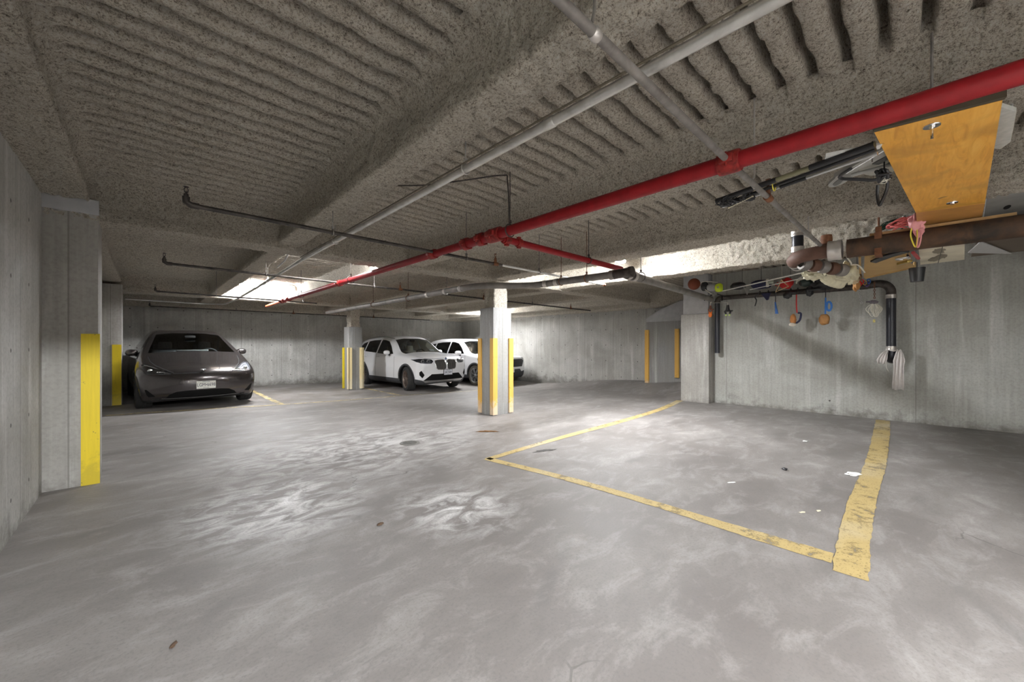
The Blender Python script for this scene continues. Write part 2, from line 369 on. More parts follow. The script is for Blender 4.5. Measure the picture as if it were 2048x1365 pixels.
# corrugated deck under sprayed fireproofing: lobes run along X, dark slots between
JOIST = [(-.72, -.40, 2.86), (1.27, 1.53, 2.73), (3.15, 3.42, 2.73), (5.0, 5.36, 2.70), (7.04, 7.42, 2.70), (8.9, 9.22, 2.66), (10.75, 11.05, 2.66)]
GIRD = [(-1.75, -1.4, 2.67), (5.75, 6.1, 2.67), (13.1, 13.5, 2.67)]
PITCH = .168
TS = np.array([0, .14, .24, .31, .345, .375, .41, .5, .59, .625, .655, .69, .76, .86])      # samples across one lobe, dense at the slot
def deck(x0, x1, y0, y1, dx, coarse=1):
    ts = TS[::coarse] if coarse == 1 else np.array([0, .2, .31, .36, .41, .59, .64, .69, .8])
    k0, k1 = math.floor((y0 - .2) / PITCH), math.ceil((y1 - .2) / PITCH)
    T = np.concatenate([ts + k for k in range(k0, k1)] + [[k1]]); xs = np.linspace(x0, x1, int((x1 - x0) / dx) + 1)
    X, TT = np.meshgrid(xs, T); Y = TT * PITCH + .2
    P = np.stack([X.ravel(), Y.ravel(), X.ravel() * 0], 1)
    wob = (vnoise(P * [1, .25, 1], 8) * .026 + vnoise(P, 24) * .014).reshape(X.shape)
    d = np.abs(TT - np.floor(TT) - .5) * PITCH; e = (d / PITCH) * 2                      # 0 at the slot, 1 on the crown of the lobe
    slot = (1 - sstep(.0135, .029, d)) * .17; lobe = .040 * (1 - np.clip(e, 0, 1) ** .55)
    fade = np.ones_like(X); Yw = Y - wob
    for a, b, _ in JOIST:
        f = sstep(.045, .085, np.maximum(a - X, X - b) + wob * 2.2); fade = fade * (f if a < 8 else np.maximum(f, Y < 5.9))
    for a, b, _ in GIRD: fade = fade * sstep(.02, .10, np.maximum(a - Y, Y - b))
    n = (vnoise(P, 38) * .013 + vnoise(P, 9) * .010 + vnoise(P, 80) * .010).reshape(X.shape)
    Z = 3.09 + (slot + lobe) * fade - .012 * (1 - fade) + n
    V = np.stack([X.ravel(), Yw.ravel(), Z.ravel()], 1); nx, ny = len(xs), len(T)
    i = np.arange((nx - 1) * (ny - 1)); q = i // (nx - 1) * nx + i % (nx - 1)
    return V, np.stack([q, q + 1, q + nx + 1, q + nx], 1)
yA = .2 + PITCH * math.floor((-.6 - .2) / PITCH); yB = .2 + PITCH * math.ceil((5.9 - .2) / PITCH)
parts = [deck(-.7, 7.3, yA, yB, .02), deck(7.3, 8.9, yA, yB, .05), deck(-.7, 8.9, yB, 16.2, .06, 2), deck(-.7, 8.9, -7.2, yA, .15, 2), deck(8.9, 12.1, -7.2, 16.2, .08, 2)]
VV = []; FF = []; o = 0
for v, f in parts: VV.append(v); FF.append(f[:, ::-1] + o); o += len(v)
struct(mesh_obj('ceiling', np.concatenate(VV), np.concatenate(FF), SPRAY))

def sweep_spray(name, prof, axis, l0, l1, seg, amp=1., mat=SPRAY):
    """prof: open section [(u,z)] densified; swept along Y (axis 'Y') or X"""
    P = []
    for (a, b) in zip(prof[:-1], prof[1:]):
        n = max(1, int(math.hypot(b[0] - a[0], b[1] - a[1]) / .022))
        P += [(a[0] + (b[0] - a[0]) * k / n, a[1] + (b[1] - a[1]) * k / n) for k in range(n)]
    P.append(prof[-1]); P = np.array(P); m = len(P)
    T = np.gradient(P, axis=0); N = np.stack([T[:, 1], -T[:, 0]], 1); N /= np.linalg.norm(N, axis=1)[:, None] + 1e-9
    L = []; y = l0
    while y < l1: L.append(y); y += seg(y) if callable(seg) else seg
    L.append(l1); L = np.array(L); n = len(L)
    U = np.tile(P[:, 0], n); Z = np.tile(P[:, 1], n); W = np.repeat(L, m); NU = np.tile(N[:, 0], n); NZ = np.tile(N[:, 1], n)
    q = np.stack([U, W, Z] if axis == 'Y' else [W, U, Z], 1)
    d = (vnoise(q, 34) * .028 + vnoise(q, 7) * .014 + vnoise(q, 72) * .020) * amp
    U = U - NU * d; Z = Z - NZ * d
    V = np.stack([U, W, Z] if axis == 'Y' else [W, U, Z], 1)
    i = np.arange((n - 1) * (m - 1)); a = i // (m - 1) * m + i % (m - 1)
    return struct(mesh_obj(name, V, np.stack([a, a + 1, a + m + 1, a + m], 1), mat))
def isec(a, b, zb):   # sprayed steel section: flared to the deck, waisted web, rounded flange
    return [(a - .08, 3.13), (a - .03, 3.085), (a + .01, 3.03), (a + .02, zb + .15), (a, zb + .08), (a, zb + .012), (a + .012, zb),
            (b - .012, zb), (b, zb + .012), (b, zb + .08), (b - .02, zb + .15), (b - .01, 3.03), (b + .03, 3.085), (b + .08, 3.13)]
for a, b, zb in JOIST:
    sweep_spray('beam_joist', isec(a, b, zb), 'Y', 5.9 if a > 8 else -7.2, 16.2, lambda y: .022 if -.8 < y < 6 else .08)
for a, b, zb in GIRD: sweep_spray('beam_girder', isec(a, b, zb), 'X', -.7, 12.0, lambda x: .025 if 2 < b < 10 else .07)
sweep_spray('beam_edge', [(15.75, 3.13), (15.72, 2.62), (15.76, 2.55), (16.2, 2.55)], 'X', -.7, 12.0, .09)
sweep_spray('beam_edge', [(11.5, 3.13), (11.48, 2.62), (11.52, 2.57), (12.0, 2.57)], 'Y', 4.0, 16.2, .09)

def slab(name, x0, x1, y0, y1, z0, z1, mat): return struct(MB().box(((x0 + x1) / 2, (y0 + y1) / 2, (z0 + z1) / 2), (x1 - x0, y1 - y0, z1 - z0)).build(name, mat, smooth=False))
slab('wall_left', -1.0, -.705, -7.2, 16.4, -.3, 2.97, WALLY)
slab('wall_back', -1.0, 12.2, 16.15, 16.45, -.5, 3.1, WALLX)
slab('wall_right', 10.0, 10.3, -7.2, 3.42, -.3, 3.1, WALLR)
slab('wall_ramp', 11.9, 12.2, 3.0, 16.4, -.5, 3.1, WALLY)
if FRONT: slab('wall_front', -1.0, 10.3, -7.5, -7.2, -.3, 3.1, WALLX)
slab('wall_stub', 10.3, 12.2, 2.9, 3.2, -.3, 3.1, WALLX)

# lighter rendered patch and formwork lip on the right wall
def concrete_pier(name, x0, x1, y0, y1, z1, mat, label, zb=-.25, ch=.0):
    r = thing(name, label, 'column', ((x0 + x1) / 2, (y0 + y1) / 2, 0), kind='structure')
    MB().box(((x0 + x1) / 2, (y0 + y1) / 2, (z1 + zb) / 2), (x1 - x0, y1 - y0, z1 - zb), bev=.012).build('shaft', mat, r)
    return r
def guard(r, cx, cy, sx, sy, w, t, z0, z1, mat, both=True):
    """corner board: an L of two boards hugging the corner (cx,cy); sx,sy point away from the column"""
    m = MB(); h = z1 - z0; zc = (z0 + z1) / 2
    m.box((cx + sx * t / 2 - sx * (w / 2), cy + sy * t / 2, zc), (w + t * 0, t, h))
    if both: m.box((cx + sx * t / 2, cy - sy * (w / 2) + sy * t, zc), (t, w, h))
    for z in np.linspace(z0 + .12, z1 - .12, 5):
        m.box((cx - sx * w * .5, cy + sy * (t + .001), z), (.014, .004, .014))
    return m.build('corner_guard', mat, r, smooth=False)
def neck(r, x0, x1, y0, y1, z0, z1, mat=None):
    n = 12; hs = np.arange(z0, z1 + .03, .03); V = []
    cx, cy = (x0 + x1) / 2, (y0 + y1) / 2; hx, hy = (x1 - x0) / 2, (y1 - y0) / 2
    ring = []
    for i in range(48):
        a = 2 * PI * i / 48; c, s_ = math.cos(a), math.sin(a); k = 1 / max(abs(c), abs(s_)); px, py = c * k, s_ * k
        if abs(c) > abs(s_) and False: pass
        w = .72 if (abs(py) < .55 and abs(px) > .99) else 1.      # hollow between the flanges
        ring.append((px * w, py))
    for z in hs:
        for px, py in ring: V.append((cx + px * hx, cy + py * hy, z))
    V = np.array(V); d = vnoise(V, 22) * .05 + vnoise(V, 60) * .02
    dv = V - np.array([cx, cy, 0]); dv[:, 2] = 0; dv /= np.linalg.norm(dv, axis=1)[:, None]; V = V + dv * d[:, None]
    m = 48; k = len(hs); F = [(a * m + b, a * m + (b + 1) % m, (a + 1) * m + (b + 1) % m, (a + 1) * m + b) for a in range(k - 1) for b in range(m)]
    mesh_obj('sprayed_neck', V, F, mat or SPRAY, r)

# pilaster against the left wall, nearest
r = concrete_pier('concrete_column', -.74, -.335, 5.75, 6.2, 2.87, CONC, 'tall concrete pilaster with a bright yellow painted edge at the near end of the left wall')
MB().box((-.39, 5.748, .76), (.13, .02, 1.52)).build('corner_guard', GUARDY, r, smooth=False)
MB().box((-.535, 5.748, 2.80), (.41, .02, .15), bev=.006).build('mortar_cap', PATCH, r)
MB().box((-.72, 5.745, 1.4), (.02, .012, 2.8)).build('joint_filler', plain('dark_joint_filler', (.07, .08, .06), .9), r)
r = concrete_pier('concrete_column', -.74, -.37, 12.75, 13.25, 2.80, CONC, 'distant concrete pilaster with a yellow edge beside the dark car')
MB().box((-.455, 12.745, .70), (.15, .03, 1.40)).build('corner_guard', GUARDY, r, smooth=False)
# free-standing column C
cx0, cx1, cy0, cy1 = 4.98, 5.47, 5.75, 6.17
r = concrete_pier('concrete_column', cx0, cx1, cy0, cy1, 2.14, CONCL, 'square grey concrete column standing free in the middle of the garage, with ochre corner boards')
for sx, sy, X, Y in ((-1, -1, cx0, cy0), (1, -1, cx1, cy0), (-1, 1, cx0, cy1), (1, 1, cx1, cy1)):
    guard(r, X, Y, sx, sy, .10, .03, .015, 1.53, GUARD)
neck(r, 5.05, 5.40, 5.80, 6.10, 2.13, 2.74)
# column D
dx0, dx1, dy0, dy1 = 4.95, 5.40, 13.07, 13.52
r = concrete_pier('concrete_column', dx0, dx1, dy0, dy1, 1.99, CONCL, 'square concrete column with pale yellow corner boards, left of the white cars')
for sx, sy, X, Y, mt in ((-1, -1, dx0, dy0, GUARDP), (1, -1, dx1, dy0, GUARDP), (-1, 1, dx0, dy1, GUARDY), (1, 1, dx1, dy1, GUARDP)):
    guard(r, X, Y, sx, sy, .11, .04, -.10, 1.29, mt)
MB().blob((5.28, 13.07, 1.42), (.11, .006, .12), 12, .15, 3).build('mortar_patch', plain('dark_mortar', (.25, .25, .24), .9), r)
neck(r, 5.02, 5.33, 13.12, 13.45, 1.98, 2.72)
# stub pier that ends the right wall
r = concrete_pier('concrete_column', 9.69, 10.31, 3.39, 4.05, 2.14, CONC, 'plain grey concrete pier that ends the right wall beside the yellow line')
MB().box((10.02, 3.72, 2.62), (.56, .60, .98), bev=.03).build('mortar_cap', PATCH, r)
# wide pier on the ramp wall, its head cut at a slant
r = thing('concrete_column', 'wide concrete pier with slanted patched head and two ochre corner boards by the ramp', 'column', (11.6, 5.0, 0), kind='structure')
MB().prism([(3.6, -.3), (5.83, -.3), (5.83, 2.17), (5.3, 2.17), (3.6, 2.17)], 11.4, 11.92, 'X').build('shaft', CONCL, r, smooth=False)
MB().prism([(3.6, 2.10), (5.84, 2.10), (5.84, 2.20), (5.40, 2.46), (4.79, 2.68), (4.26, 2.76), (3.6, 2.80)], 11.39, 11.92, 'X').build('mortar_cap', PATCH, r, smooth=False)
for y0, y1, z0, z1 in ((5.74, 5.86, .2, 1.85), (4.80, 4.92, .42, 1.86)):
    MB().box((11.37, (y0 + y1) / 2, (z0 + z1) / 2), (.06, y1 - y0, z1 - z0)).build('corner_guard', GUARD, r, smooth=False)

# ------------------------------------------------------------------ painted bay lines on the floor
def painted(name, pts, mat):
    """pts: (x,y,width) stations along the line"""
    P = crom([(a, b, w) for a, b, w in pts], 60); V = []; F = []
    for i, (x, y, w) in enumerate(P):
        a = P[max(i - 1, 0)]; b = P[min(i + 1, len(P) - 1)]; t = np.array([b[0] - a[0], b[1] - a[1]]); t /= np.linalg.norm(t); n = np.array([-t[1], t[0]])
        for k in (-.5, -.17, .17, .5):
            q = np.array([x, y]) + n * w * k * (1 + (.16 * float(vnoise([[x, y, k * 9]], 14)[0]) + .10 * float(vnoise([[x, y, k * 9]], 45)[0]) if abs(k) > .3 else 0)); V.append((q[0], q[1], fz(q[0], q[1]) + .003))
    for i in range(len(P) - 1):
        for k in range(3): F.append((i * 4 + k, i * 4 + k + 1, i * 4 + k + 5, i * 4 + k + 4))
    return struct(mesh_obj(name, V, F, mat))
painted('floor_line', [(3.06, 3.66, .11), (3.22, 2.5, .12), (3.27, 1.5, .12), (3.27, .95, .15), (3.29, .38, .17)], LINE)
painted('floor_line', [(3.05, 3.63, .10), (4.6, 3.70, .12), (6.3, 3.72, .14), (8.1, 3.82, .15), (9.69, 4.07, .15)], LINE)
painted('floor_line', [(3.12, .28, .17), (4.4, .33, .18), (6.2, .33, .18), (8.2, .37, .19), (9.9, .42, .19)], LINE)
painted('floor_line', [(-.55, 11.03, .10), (.6, 10.86, .10), (2.4, 10.66, .09), (4.0, 10.58, .09), (5.6, 10.66, .08), (7.3, 10.60, .08), (9.6, 10.5, .08)], LINEF)
painted('floor_line', [(2.44, 10.72, .13), (2.44, 12.2, .13), (2.46, 13.9, .13), (2.46, 15.6, .13)], LINEF)
painted('floor_line', [(5.62, 10.7, .1), (5.62, 12.2, .1), (5.62, 14.2, .1), (5.62, 15.6, .1)], LINEF)

# ------------------------------------------------------------------ sprinkler pipework, conduit, drains, lamps
PZ = 2.52
def coupling(r, p, d, rad, w, mat, name='coupling'):
    """grooved two-bolt coupling around the pipe at p, axis d"""
    d = Vector(d).normalized(); R = Vector((0, 0, 1)).rotation_difference(d).to_matrix(); m = MB()
    m.lathe([(rad * .98, -w), (rad * 1.25, -w), (rad * 1.32, -w * .7), (rad * 1.32, w * .7), (rad * 1.25, w), (rad * .98, w)], p, 'Z', 20, R)
    u = R @ Vector((1, 0, 0))
    for s_ in (-1, 1):
        c = Vector(p) + u * rad * 1.45 * s_
        m.box(c, (rad * .55, rad * .9, w * 1.3), R=R, bev=rad * .08)
        m.cyl(c - (R @ Vector((0, 1, 0))) * rad * .8, c + (R @ Vector((0, 1, 0))) * rad * .8, rad * .13, 8)
    return m.build(name, mat, r)
def rod_hanger(r, p, top, prad, mat, clevis=True, along='Y'):
    m = MB(); x, y, z = p
    m.cyl((x, y, z + prad), (x, y, top), .0042, 8)
    if clevis:
        pts = [(x + math.sin(a) * (prad + .006), y, z + math.cos(a) * (prad + .006) - .0) if along == 'Y' else (x, y + math.sin(a) * (prad + .006), z + math.cos(a) * (prad + .006)) for a in np.linspace(0, 2 * PI, 20)]
        m.tube(pts, .006, 6, closed=False); m.box((x, y, z + prad + .03), (.02, .02, .03))
    return m.build('hanger', mat, r)
def sprinkler_head(r, p, mat=RUST, up=True, h=.085):
    m = MB(); x, y, z = p; s_ = 1 if up else -1
    m.lathe([(0, 0), (.016, 0), (.016, s_ * .03), (.009, s_ * .035), (.009, s_ * .05), (0, s_ * .05)], p, 'Z', 10)
    for k in (-1, 1): m.tube([(x + k * .009, y, z + s_ * .045), (x + k * .013, y, z + s_ * .066), (x + k * .004, y, z + s_ * h)], .0035, 6)
    m.lathe([(0, s_ * h), (.018, s_ * h), (.018, s_ * (h + .004)), (0, s_ * (h + .006))], p, 'Z', 12)
    return m.build('sprinkler_head', mat, r)
def elbow_fit(r, a, c, b, rad, mat, name='elbow'):
    a, c, b = Vector(a), Vector(c), Vector(b)
    pts = [a.lerp(c, t) * (1 - t) + c.lerp(b, t) * t for t in np.linspace(0, 1, 9)]
    return MB().tube(pts, rad, 14).tube([pts[0], pts[1]], rad * 1.18, 14).tube([pts[-2], pts[-1]], rad * 1.18, 14).build(name, mat, r)

# red main
r = thing('sprinkler_main_pipe', 'long thick red sprinkler main pipe running under the ceiling beams to the far wall', 'pipe', (2.57, 3.4, PZ))
MB().cyl((2.57, -6.9, PZ), (2.57, 3.42, PZ), .0495, 28).build('pipe', RED, r)
MB().cyl((2.57, 3.42, PZ), (2.57, 11.1, PZ), .042, 24).build('thinner_pipe', RED, r)
tag(MB().cyl((2.57, 11.1, PZ), (2.57, 13.0, PZ - .01), .034, 18).build('pipe_end', plain('orange_primer', (.55, .13, .06), .5), r), 'orange primed pipe end')
for y in (-.36, 2.0, 1.05):
    MB().lathe([(.0525, -.004), (.0535, 0), (.0525, .004)], (2.57, y, PZ), 'Y', 24).build('weld_seam', RED, r)
for y, rad in ((3.16, .052), (3.42, .05), (11.0, .042), (10.6, .042)): coupling(r, (2.57, y, PZ), (0, 1, 0), rad, .04, REDD)
for y in (.78, 4.10, 7.25, 11.28): coupling(r, (2.57, y, PZ), (0, 1, 0), .05 if y < 3 else .044, .06, REDD, 'branch_tee')
coupling(r, (2.57, 2.94, PZ), (0, 1, 0), .054, .09, REDD, 'branch_tee')
for y, top in ((2.72, 3.13), (6.7, 3.13), (9.6, 3.13)): rod_hanger(r, (2.57, y, PZ), top, .055, BLKPIPE)
# red cross branch
r = thing('sprinkler_feed_pipe', 'red sprinkler feed pipe branching off the red main toward the grey drain pipe', 'pipe', (4, 2.86, 2.46))
MB().cyl((2.66, 2.93, 2.50), (5.02, 2.96, 2.51), .036, 20).build('pipe', RED, r)
coupling(r, (2.72, 2.93, 2.50), (1, 0, 0), .038, .035, REDD); coupling(r, (2.90, 2.932, 2.50), (1, 0, 0), .036, .03, REDD)
rod_hanger(r, (4.2, 2.95, 2.507), 3.13, .036, BLKPIPE, along='X')

# nearest branch
r = thing('sprinkler_branch_pipe', 'bare grey sprinkler branch pipe crossing close overhead under the red main', 'pipe', (3, .78, PZ), group='sprinkler branch pipes')
MB().cyl((.3, .79, PZ), (2.50, .78, PZ), .0185, 18).cyl((2.64, .78, PZ), (5.44, .735, PZ), .0185, 18).build('pipe', STEEL, r)
MB().lathe([(.0195, -.02), (.023, -.012), (.023, .012), (.0195, .02)], (1.16, .787, PZ), 'X', 18).build('pipe_collar', CLAMP, r)
MB().tube([(1.14, .787, PZ + .03), (1.16, .79, PZ + .09), (1.2, .80, 3.12)], .006, 6).build('hanger', STEEL, r)
MB().lathe([(.019, -.04), (.027, -.04), (.027, .04), (.019, .04)], (3.40, .767, PZ), 'X', 18).cyl((3.40, .767, PZ + .02), (3.40, .767, PZ + .055), .017, 12).build('pipe_tee', RUST, r)
sprinkler_head(r, (3.40, .767, PZ + .05))
MB().tube([(3.05, .77, PZ - .03), (3.05, .80, PZ + .03), (3.05, .77, PZ + .05), (3.05, .77, 3.12)], .006, 6).build('hanger', CLAMP, r)
MB().tube([(4.83, .745, PZ - .03), (4.83, .78, PZ), (4.83, .745, PZ + .05), (4.83, .745, 2.70)], .006, 6).build('hanger', CLAMP, r)

def branch(label, y0, y1, x0, x1, rad, mat, tees, hang, white=None, z=PZ):
    r = thing('sprinkler_branch_pipe', label, 'pipe', ((x0 + x1) / 2, (y0 + y1) / 2, z), group='sprinkler branch pipes')
    Y = lambda x: y0 + (y1 - y0) * (x - x0) / (x1 - x0)
    if y0 < 12.0 and x1 > 2.66:
        m = MB().cyl((x0, y0, z), (2.49, Y(2.49), z), rad, 14)
        m.cyl((2.65, Y(2.65), z), (white or x1, Y(white or x1), z), rad, 14).build('pipe', mat, r)
    else: MB().cyl((x0, y0, z), (x1, y1, z), rad, 14).build('pipe', mat, r)
    if white: tag(MB().cyl((white, Y(white), z), (x1, y1, z), rad * .85, 12).build('painted_pipe', WHITEP, r), 'white painted length of pipe')
    MB().tube([(x0 + .05, y0, z), (x0, y0, z), (x0 - .03, y0, z + .02), (x0 - .03, y0, z + .06)], rad * 1.35, 12).build('elbow', RUST if mat is not BLKPIPE else BLKPIPE, r)
    sprinkler_head(r, (x0 - .03, y0, z + .05), BLKPIPE)
    for x in tees:
        MB().lathe([(rad, -.04), (rad * 1.4, -.04), (rad * 1.4, .04), (rad, .04)], (x, Y(x), z), 'X', 12).cyl((x, Y(x), z), (x, Y(x), z + .06), rad, 10).build('pipe_tee', RUST, r)
        sprinkler_head(r, (x, Y(x), z + .05), RUST)
    for x, top in hang: rod_hanger(r, (x, Y(x), z), top, rad, STEEL, along='X')
    return r
branch('dark sprinkler branch pipe crossing the middle bay, its right half painted white', 3.97, 4.02, .27, 6.25, .0185, BLKPIPE, (3.5, 6.2), ((1.35, 2.75), (3.0, 3.13), (4.4, 3.13)), 3.62)
branch('dark sprinkler branch pipe beyond the middle column, just before the dark car', 7.08, 7.45, .23, 10.7, .018, BLKPIPE, (3.75, 6.0, 9.6), ((1.4, 2.75), (3.2, 3.13), (4.9, 3.13), (7.8, 3.13)))
branch('short dark sprinkler branch pipe over the dark car ending at the orange pipe end', 11.0, 11.25, .2, 3.4, .0165, BLKPIPE, (), ((1.2, 3.13), (3.05, 3.13)))
branch('thin sprinkler branch pipe running close along the back wall', 15.45, 15.6, .15, 9.6, .016, BLKPIPE, (3.9, 6.9), ((2.2, 2.62), (5.5, 2.62)))
# overhead diagonal of the far right bay is part of the second branch

# galvanised conduit
r = thing('electrical_conduit', 'shiny galvanised conduit running lengthwise between two beams and bending left at the far end', 'conduit', (1.57, 5, 2.6))
pts = [(1.57, -6.9, 2.6), (1.57, 2, 2.6), (1.60, 5.9, 2.6), (1.70, 9, 2.6), (1.78, 12.6, 2.6), (1.74, 14.0, 2.6)] + [(1.74 - .5 * (1 - math.cos(a)), 14.0 + .5 * math.sin(a), 2.6) for a in np.linspace(.2, PI / 2, 6)] + [(.4, 14.46, 2.6), (-.36, 14.4, 2.6)]
MB().tube(pts[:3], .0255, 18).tube(pts[2:], .023, 16).build('conduit_pipe', GALV, r)
for y, x in ((1.35, 1.57), (3.9, 1.585), (.1, 1.57)):
    MB().lathe([(.026, -.035), (.0295, -.03), (.0295, .03), (.026, .035)], (x, y, 2.6), 'Y', 18).build('conduit_coupling', GALV, r)
for y, x, top in ((2.1, 1.57, 3.12), (4.6, 1.59, 3.12), (8.4, 1.68, 3.12), (10.4, 1.74, 3.12)): rod_hanger(r, (x, y, 2.6), top, .027, GALV)
MB().tube([(1.53, 7.0, 2.63), (1.52, 6.5, 2.66), (1.50, 6.25, 2.70), (1.46, 6.16, 2.9)], .012, 8).build('flexible_branch', GALV, r)
MB().tube([(1.541, -6.0, 2.624), (1.541, 2, 2.624), (1.571, 5.9, 2.622)], .006, 6).build('clipped_cable', plain('brown_cable', (.12, .10, .07), .6), r)
# loose brown cable strung between hangers
r = MB().tube(crom([(1.75, 3.75, 3.03), (2.05, 3.45, 3.03), (2.3, 3.1, 3.045), (2.52, 2.78, 3.06), (2.555, 2.74, 3.0), (2.56, 2.72, 2.6)], 6), .007, 6).build('ceiling_cable', plain('dark_cable', (.05, .04, .035), .6))
tag(r, 'loose dark cable strung across the ribbed ceiling above the red main', 'cable')

# grey drain line along the middle
def hub(r, p, d, rad, mat=CLAMP, w=.035, name='band_clamp'):
    R = Vector((0, 0, 1)).rotation_difference(Vector(d).normalized()).to_matrix()
    return MB().lathe([(rad, -w), (rad * 1.09, -w), (rad * 1.11, -w * .6), (rad * 1.07, -w * .3), (rad * 1.07, w * .3), (rad * 1.11, w * .6), (rad * 1.09, w), (rad, w)], p, 'Z', 20, R).build(name, mat, r)
r = thing('drain_pipe', 'long grey drain pipe slung beside the middle column and turning right to the wall', 'pipe', (4.8, 4, 2.4))
K = .907
def dn(p): return tuple(np.array([0, 0, 1.42]) + (np.array(p) - np.array([0, 0, 1.42])) * K)
A = [(5.24, 3.18, 2.485), (5.235, 4.45, 2.50)]; B = crom([(5.235, 4.45, 2.50), (5.2, 4.9, 2.503), (4.95, 5.28, 2.51), (4.65, 5.62, 2.515), (4.56, 6.0, 2.52), (4.56, 6.7, 2.52)], 6); Cc = [(4.56, 6.7, 2.52), (4.6, 10, 2.505), (4.62, 14.2, 2.505)]
MB().tube([dn(p) for p in A + B[1:] + Cc[1:]], .052, 20).build('pipe', IRONL, r)
XE = (9.62, 3.32, 2.468); X0 = dn((5.50, 3.06, 2.482)); XM = tuple(np.array(X0) + (np.array(XE) - np.array(X0)) * .45)
tag(MB().tube([X0, XM, XE], [.057, .059, .062], 20).build('cross_pipe', IRONL, r), 'length running right to the wall')
tag(MB().cyl(dn((5.24, 2.92, 2.49)), dn((5.24, 3.20, 2.485)), .064, 20).tube([dn((5.24, 3.04, 2.485)), dn((5.36, 3.05, 2.485)), dn((5.52, 3.06, 2.482))], .065, 18).lathe([(0, -.03), (.055, -.03), (.074, -.02), (.074, .03), (.064, .03)], dn((5.24, 2.92, 2.49)), 'Y', 20).build('wye_fitting', BLKPIPE, r), 'black fitting with a round cap')
hub(r, dn((5.24, 3.24, 2.485)), (0, 1, 0), .062, IRONL); hub(r, dn((5.38, 3.05, 2.485)), (1, 0, 0), .067); hub(r, dn((5.56, 3.065, 2.482)), (1, 0, 0), .066)
for p, d in (((5.236, 4.35, 2.50), (0, 1, 0)), ((5.23, 4.60, 2.50), (-.1, 1, 0)), ((4.56, 6.25, 2.52), (0, 1, 0)), ((4.565, 6.8, 2.518), (0, 1, 0)), ((4.57, 7.5, 2.515), (0, 1, 0))): hub(r, dn(p), d, .054)
for p, top in (((5.24, 3.72, 2.49), 3.12), ((5.236, 4.25, 2.5), 3.12), ((4.58, 8.4, 2.51), 3.12), ((4.6, 10.4, 2.505), 3.12)): rod_hanger(r, dn(p), top, .055, RUST)
rod_hanger(r, (5.3, 2.80, 2.405), 3.0, .062, BLKPIPE, along='X')

# black wall pipes
r = thing('wall_drain_pipe', 'black drain pipe along the right wall top with a thin and a fat vertical drop', 'pipe', (9.82, .31, 1.8))
MB().cyl((9.84, .62, 2.50), (9.84, 3.12, 2.50), .055, 18).build('horizontal_pipe', BLKPIPE, r)
MB().tube([(9.84, .62, 2.52), (9.83, .50, 2.53)] + [(9.82, .48 - .17 * math.sin(a), 2.36 + .17 * math.cos(a)) for a in np.linspace(.1, PI / 2, 8)] + [(9.82, .31, 2.30)], .068, 20).build('elbow', BLKPIPE, r)
MB().cyl((9.82, .31, 1.36), (9.82, .31, 2.28), .068, 26).build('vertical_pipe', BLACKM, r)
MB().cyl((9.83, 3.25, 1.2), (9.83, 3.25, 2.44), .055, 18).build('standpipe', BLACKM, r)
elbow_fit(r, (9.83, 3.25, 2.40), (9.83, 3.25, 2.50), (9.83, 3.14, 2.50), .058, BLKPIPE)
hub(r, (9.82, .31, 2.28), (0, 0, 1), .07); hub(r, (9.82, .31, 1.34), (0, 0, 1), .07)
MB().tube([(9.82, .31, 1.33), (9.82, .31, 1.22)] + [(9.82 + .08 * (1 - math.cos(a)), .31, 1.22 - .09 * math.sin(a)) for a in np.linspace(.3, PI / 2, 5)] + [(9.96, .31, 1.13)], .069, 20).build('bottom_elbow', BLACKM, r)

# rusty cast iron main by the shelf
r = thing('cast_iron_drain', 'fat rusty cast iron drain pipe carrying the varnished board, with stacked elbow fittings', 'pipe', (5.58, 0, 2.46))
MB().cyl((5.63, -6.9, 2.44), (5.57, .52, 2.46), .10, 26).build('pipe', IRON, r)
hub(r, (5.565, .62, 2.46), (0, 1, 0), .1, CLAMP, .06)
MB().tube(crom([(5.57, .62, 2.46), (5.57, .80, 2.46), (5.62, .95, 2.45), (5.76, 1.03, 2.44), (5.86, 1.04, 2.44)], 5), .076, 18).build('elbow', plain('red_brown_iron', (.105, .05, .032), .7, var=.3), r)
hub(r, (5.88, 1.04, 2.44), (1, .05, 0), .077, CLAMP, .035)
tag(MB().cyl((5.86, 1.04, 2.44), (6.10, 1.055, 2.44), .068, 18).build('link_pipe', BLACKM, r), 'short black link pipe')
hub(r, (6.1, 1.055, 2.44), (1, .05, 0), .072, CLAMP, .035)
MB().tube([(6.10, 1.055, 2.44)] + [(6.10 + .13 * math.sin(a), 1.055 + .02 * math.sin(a), 2.57 - .13 * math.cos(a)) for a in np.linspace(.1, PI / 2, 6)] + [(6.23, 1.075, 2.62)], .068, 18).build('riser_elbow', plain('red_brown_iron', (.105, .05, .032), .7), r)
tag(MB().cyl((6.23, 1.075, 2.62), (6.23, 1.075, 3.1), .063, 18).build('riser', BLACKM, r), 'black riser into the ceiling')
hub(r, (6.23, 1.075, 2.66), (0, 0, 1), .068); hub(r, (6.23, 1.075, 2.87), (0, 0, 1), .068)
for i in range(5):
    t = i / 4; c = (5.75 + .34 * t, .92 - .30 * t, 2.38 - .07 * t)
    MB().lathe([(.045, -.05), (.070, -.045), (.076, -.02), (.076, .02), (.067, .045), (.045, .05)], c, 'Z', 18, Vector((0, 0, 1)).rotation_difference(Vector((.75, -.65, -.12))).to_matrix()).build('hub_joint', plain('red_brown_iron', (.105, .05, .032), .7) if i % 2 else IRONL, r)
MB().lathe([(.0, .05), (.05, .05), (.055, 0), (.05, -.05), (0, -.05)], (5.60, .70, 2.60), 'Z', 14).build('cleanout_plug', RUST, r)
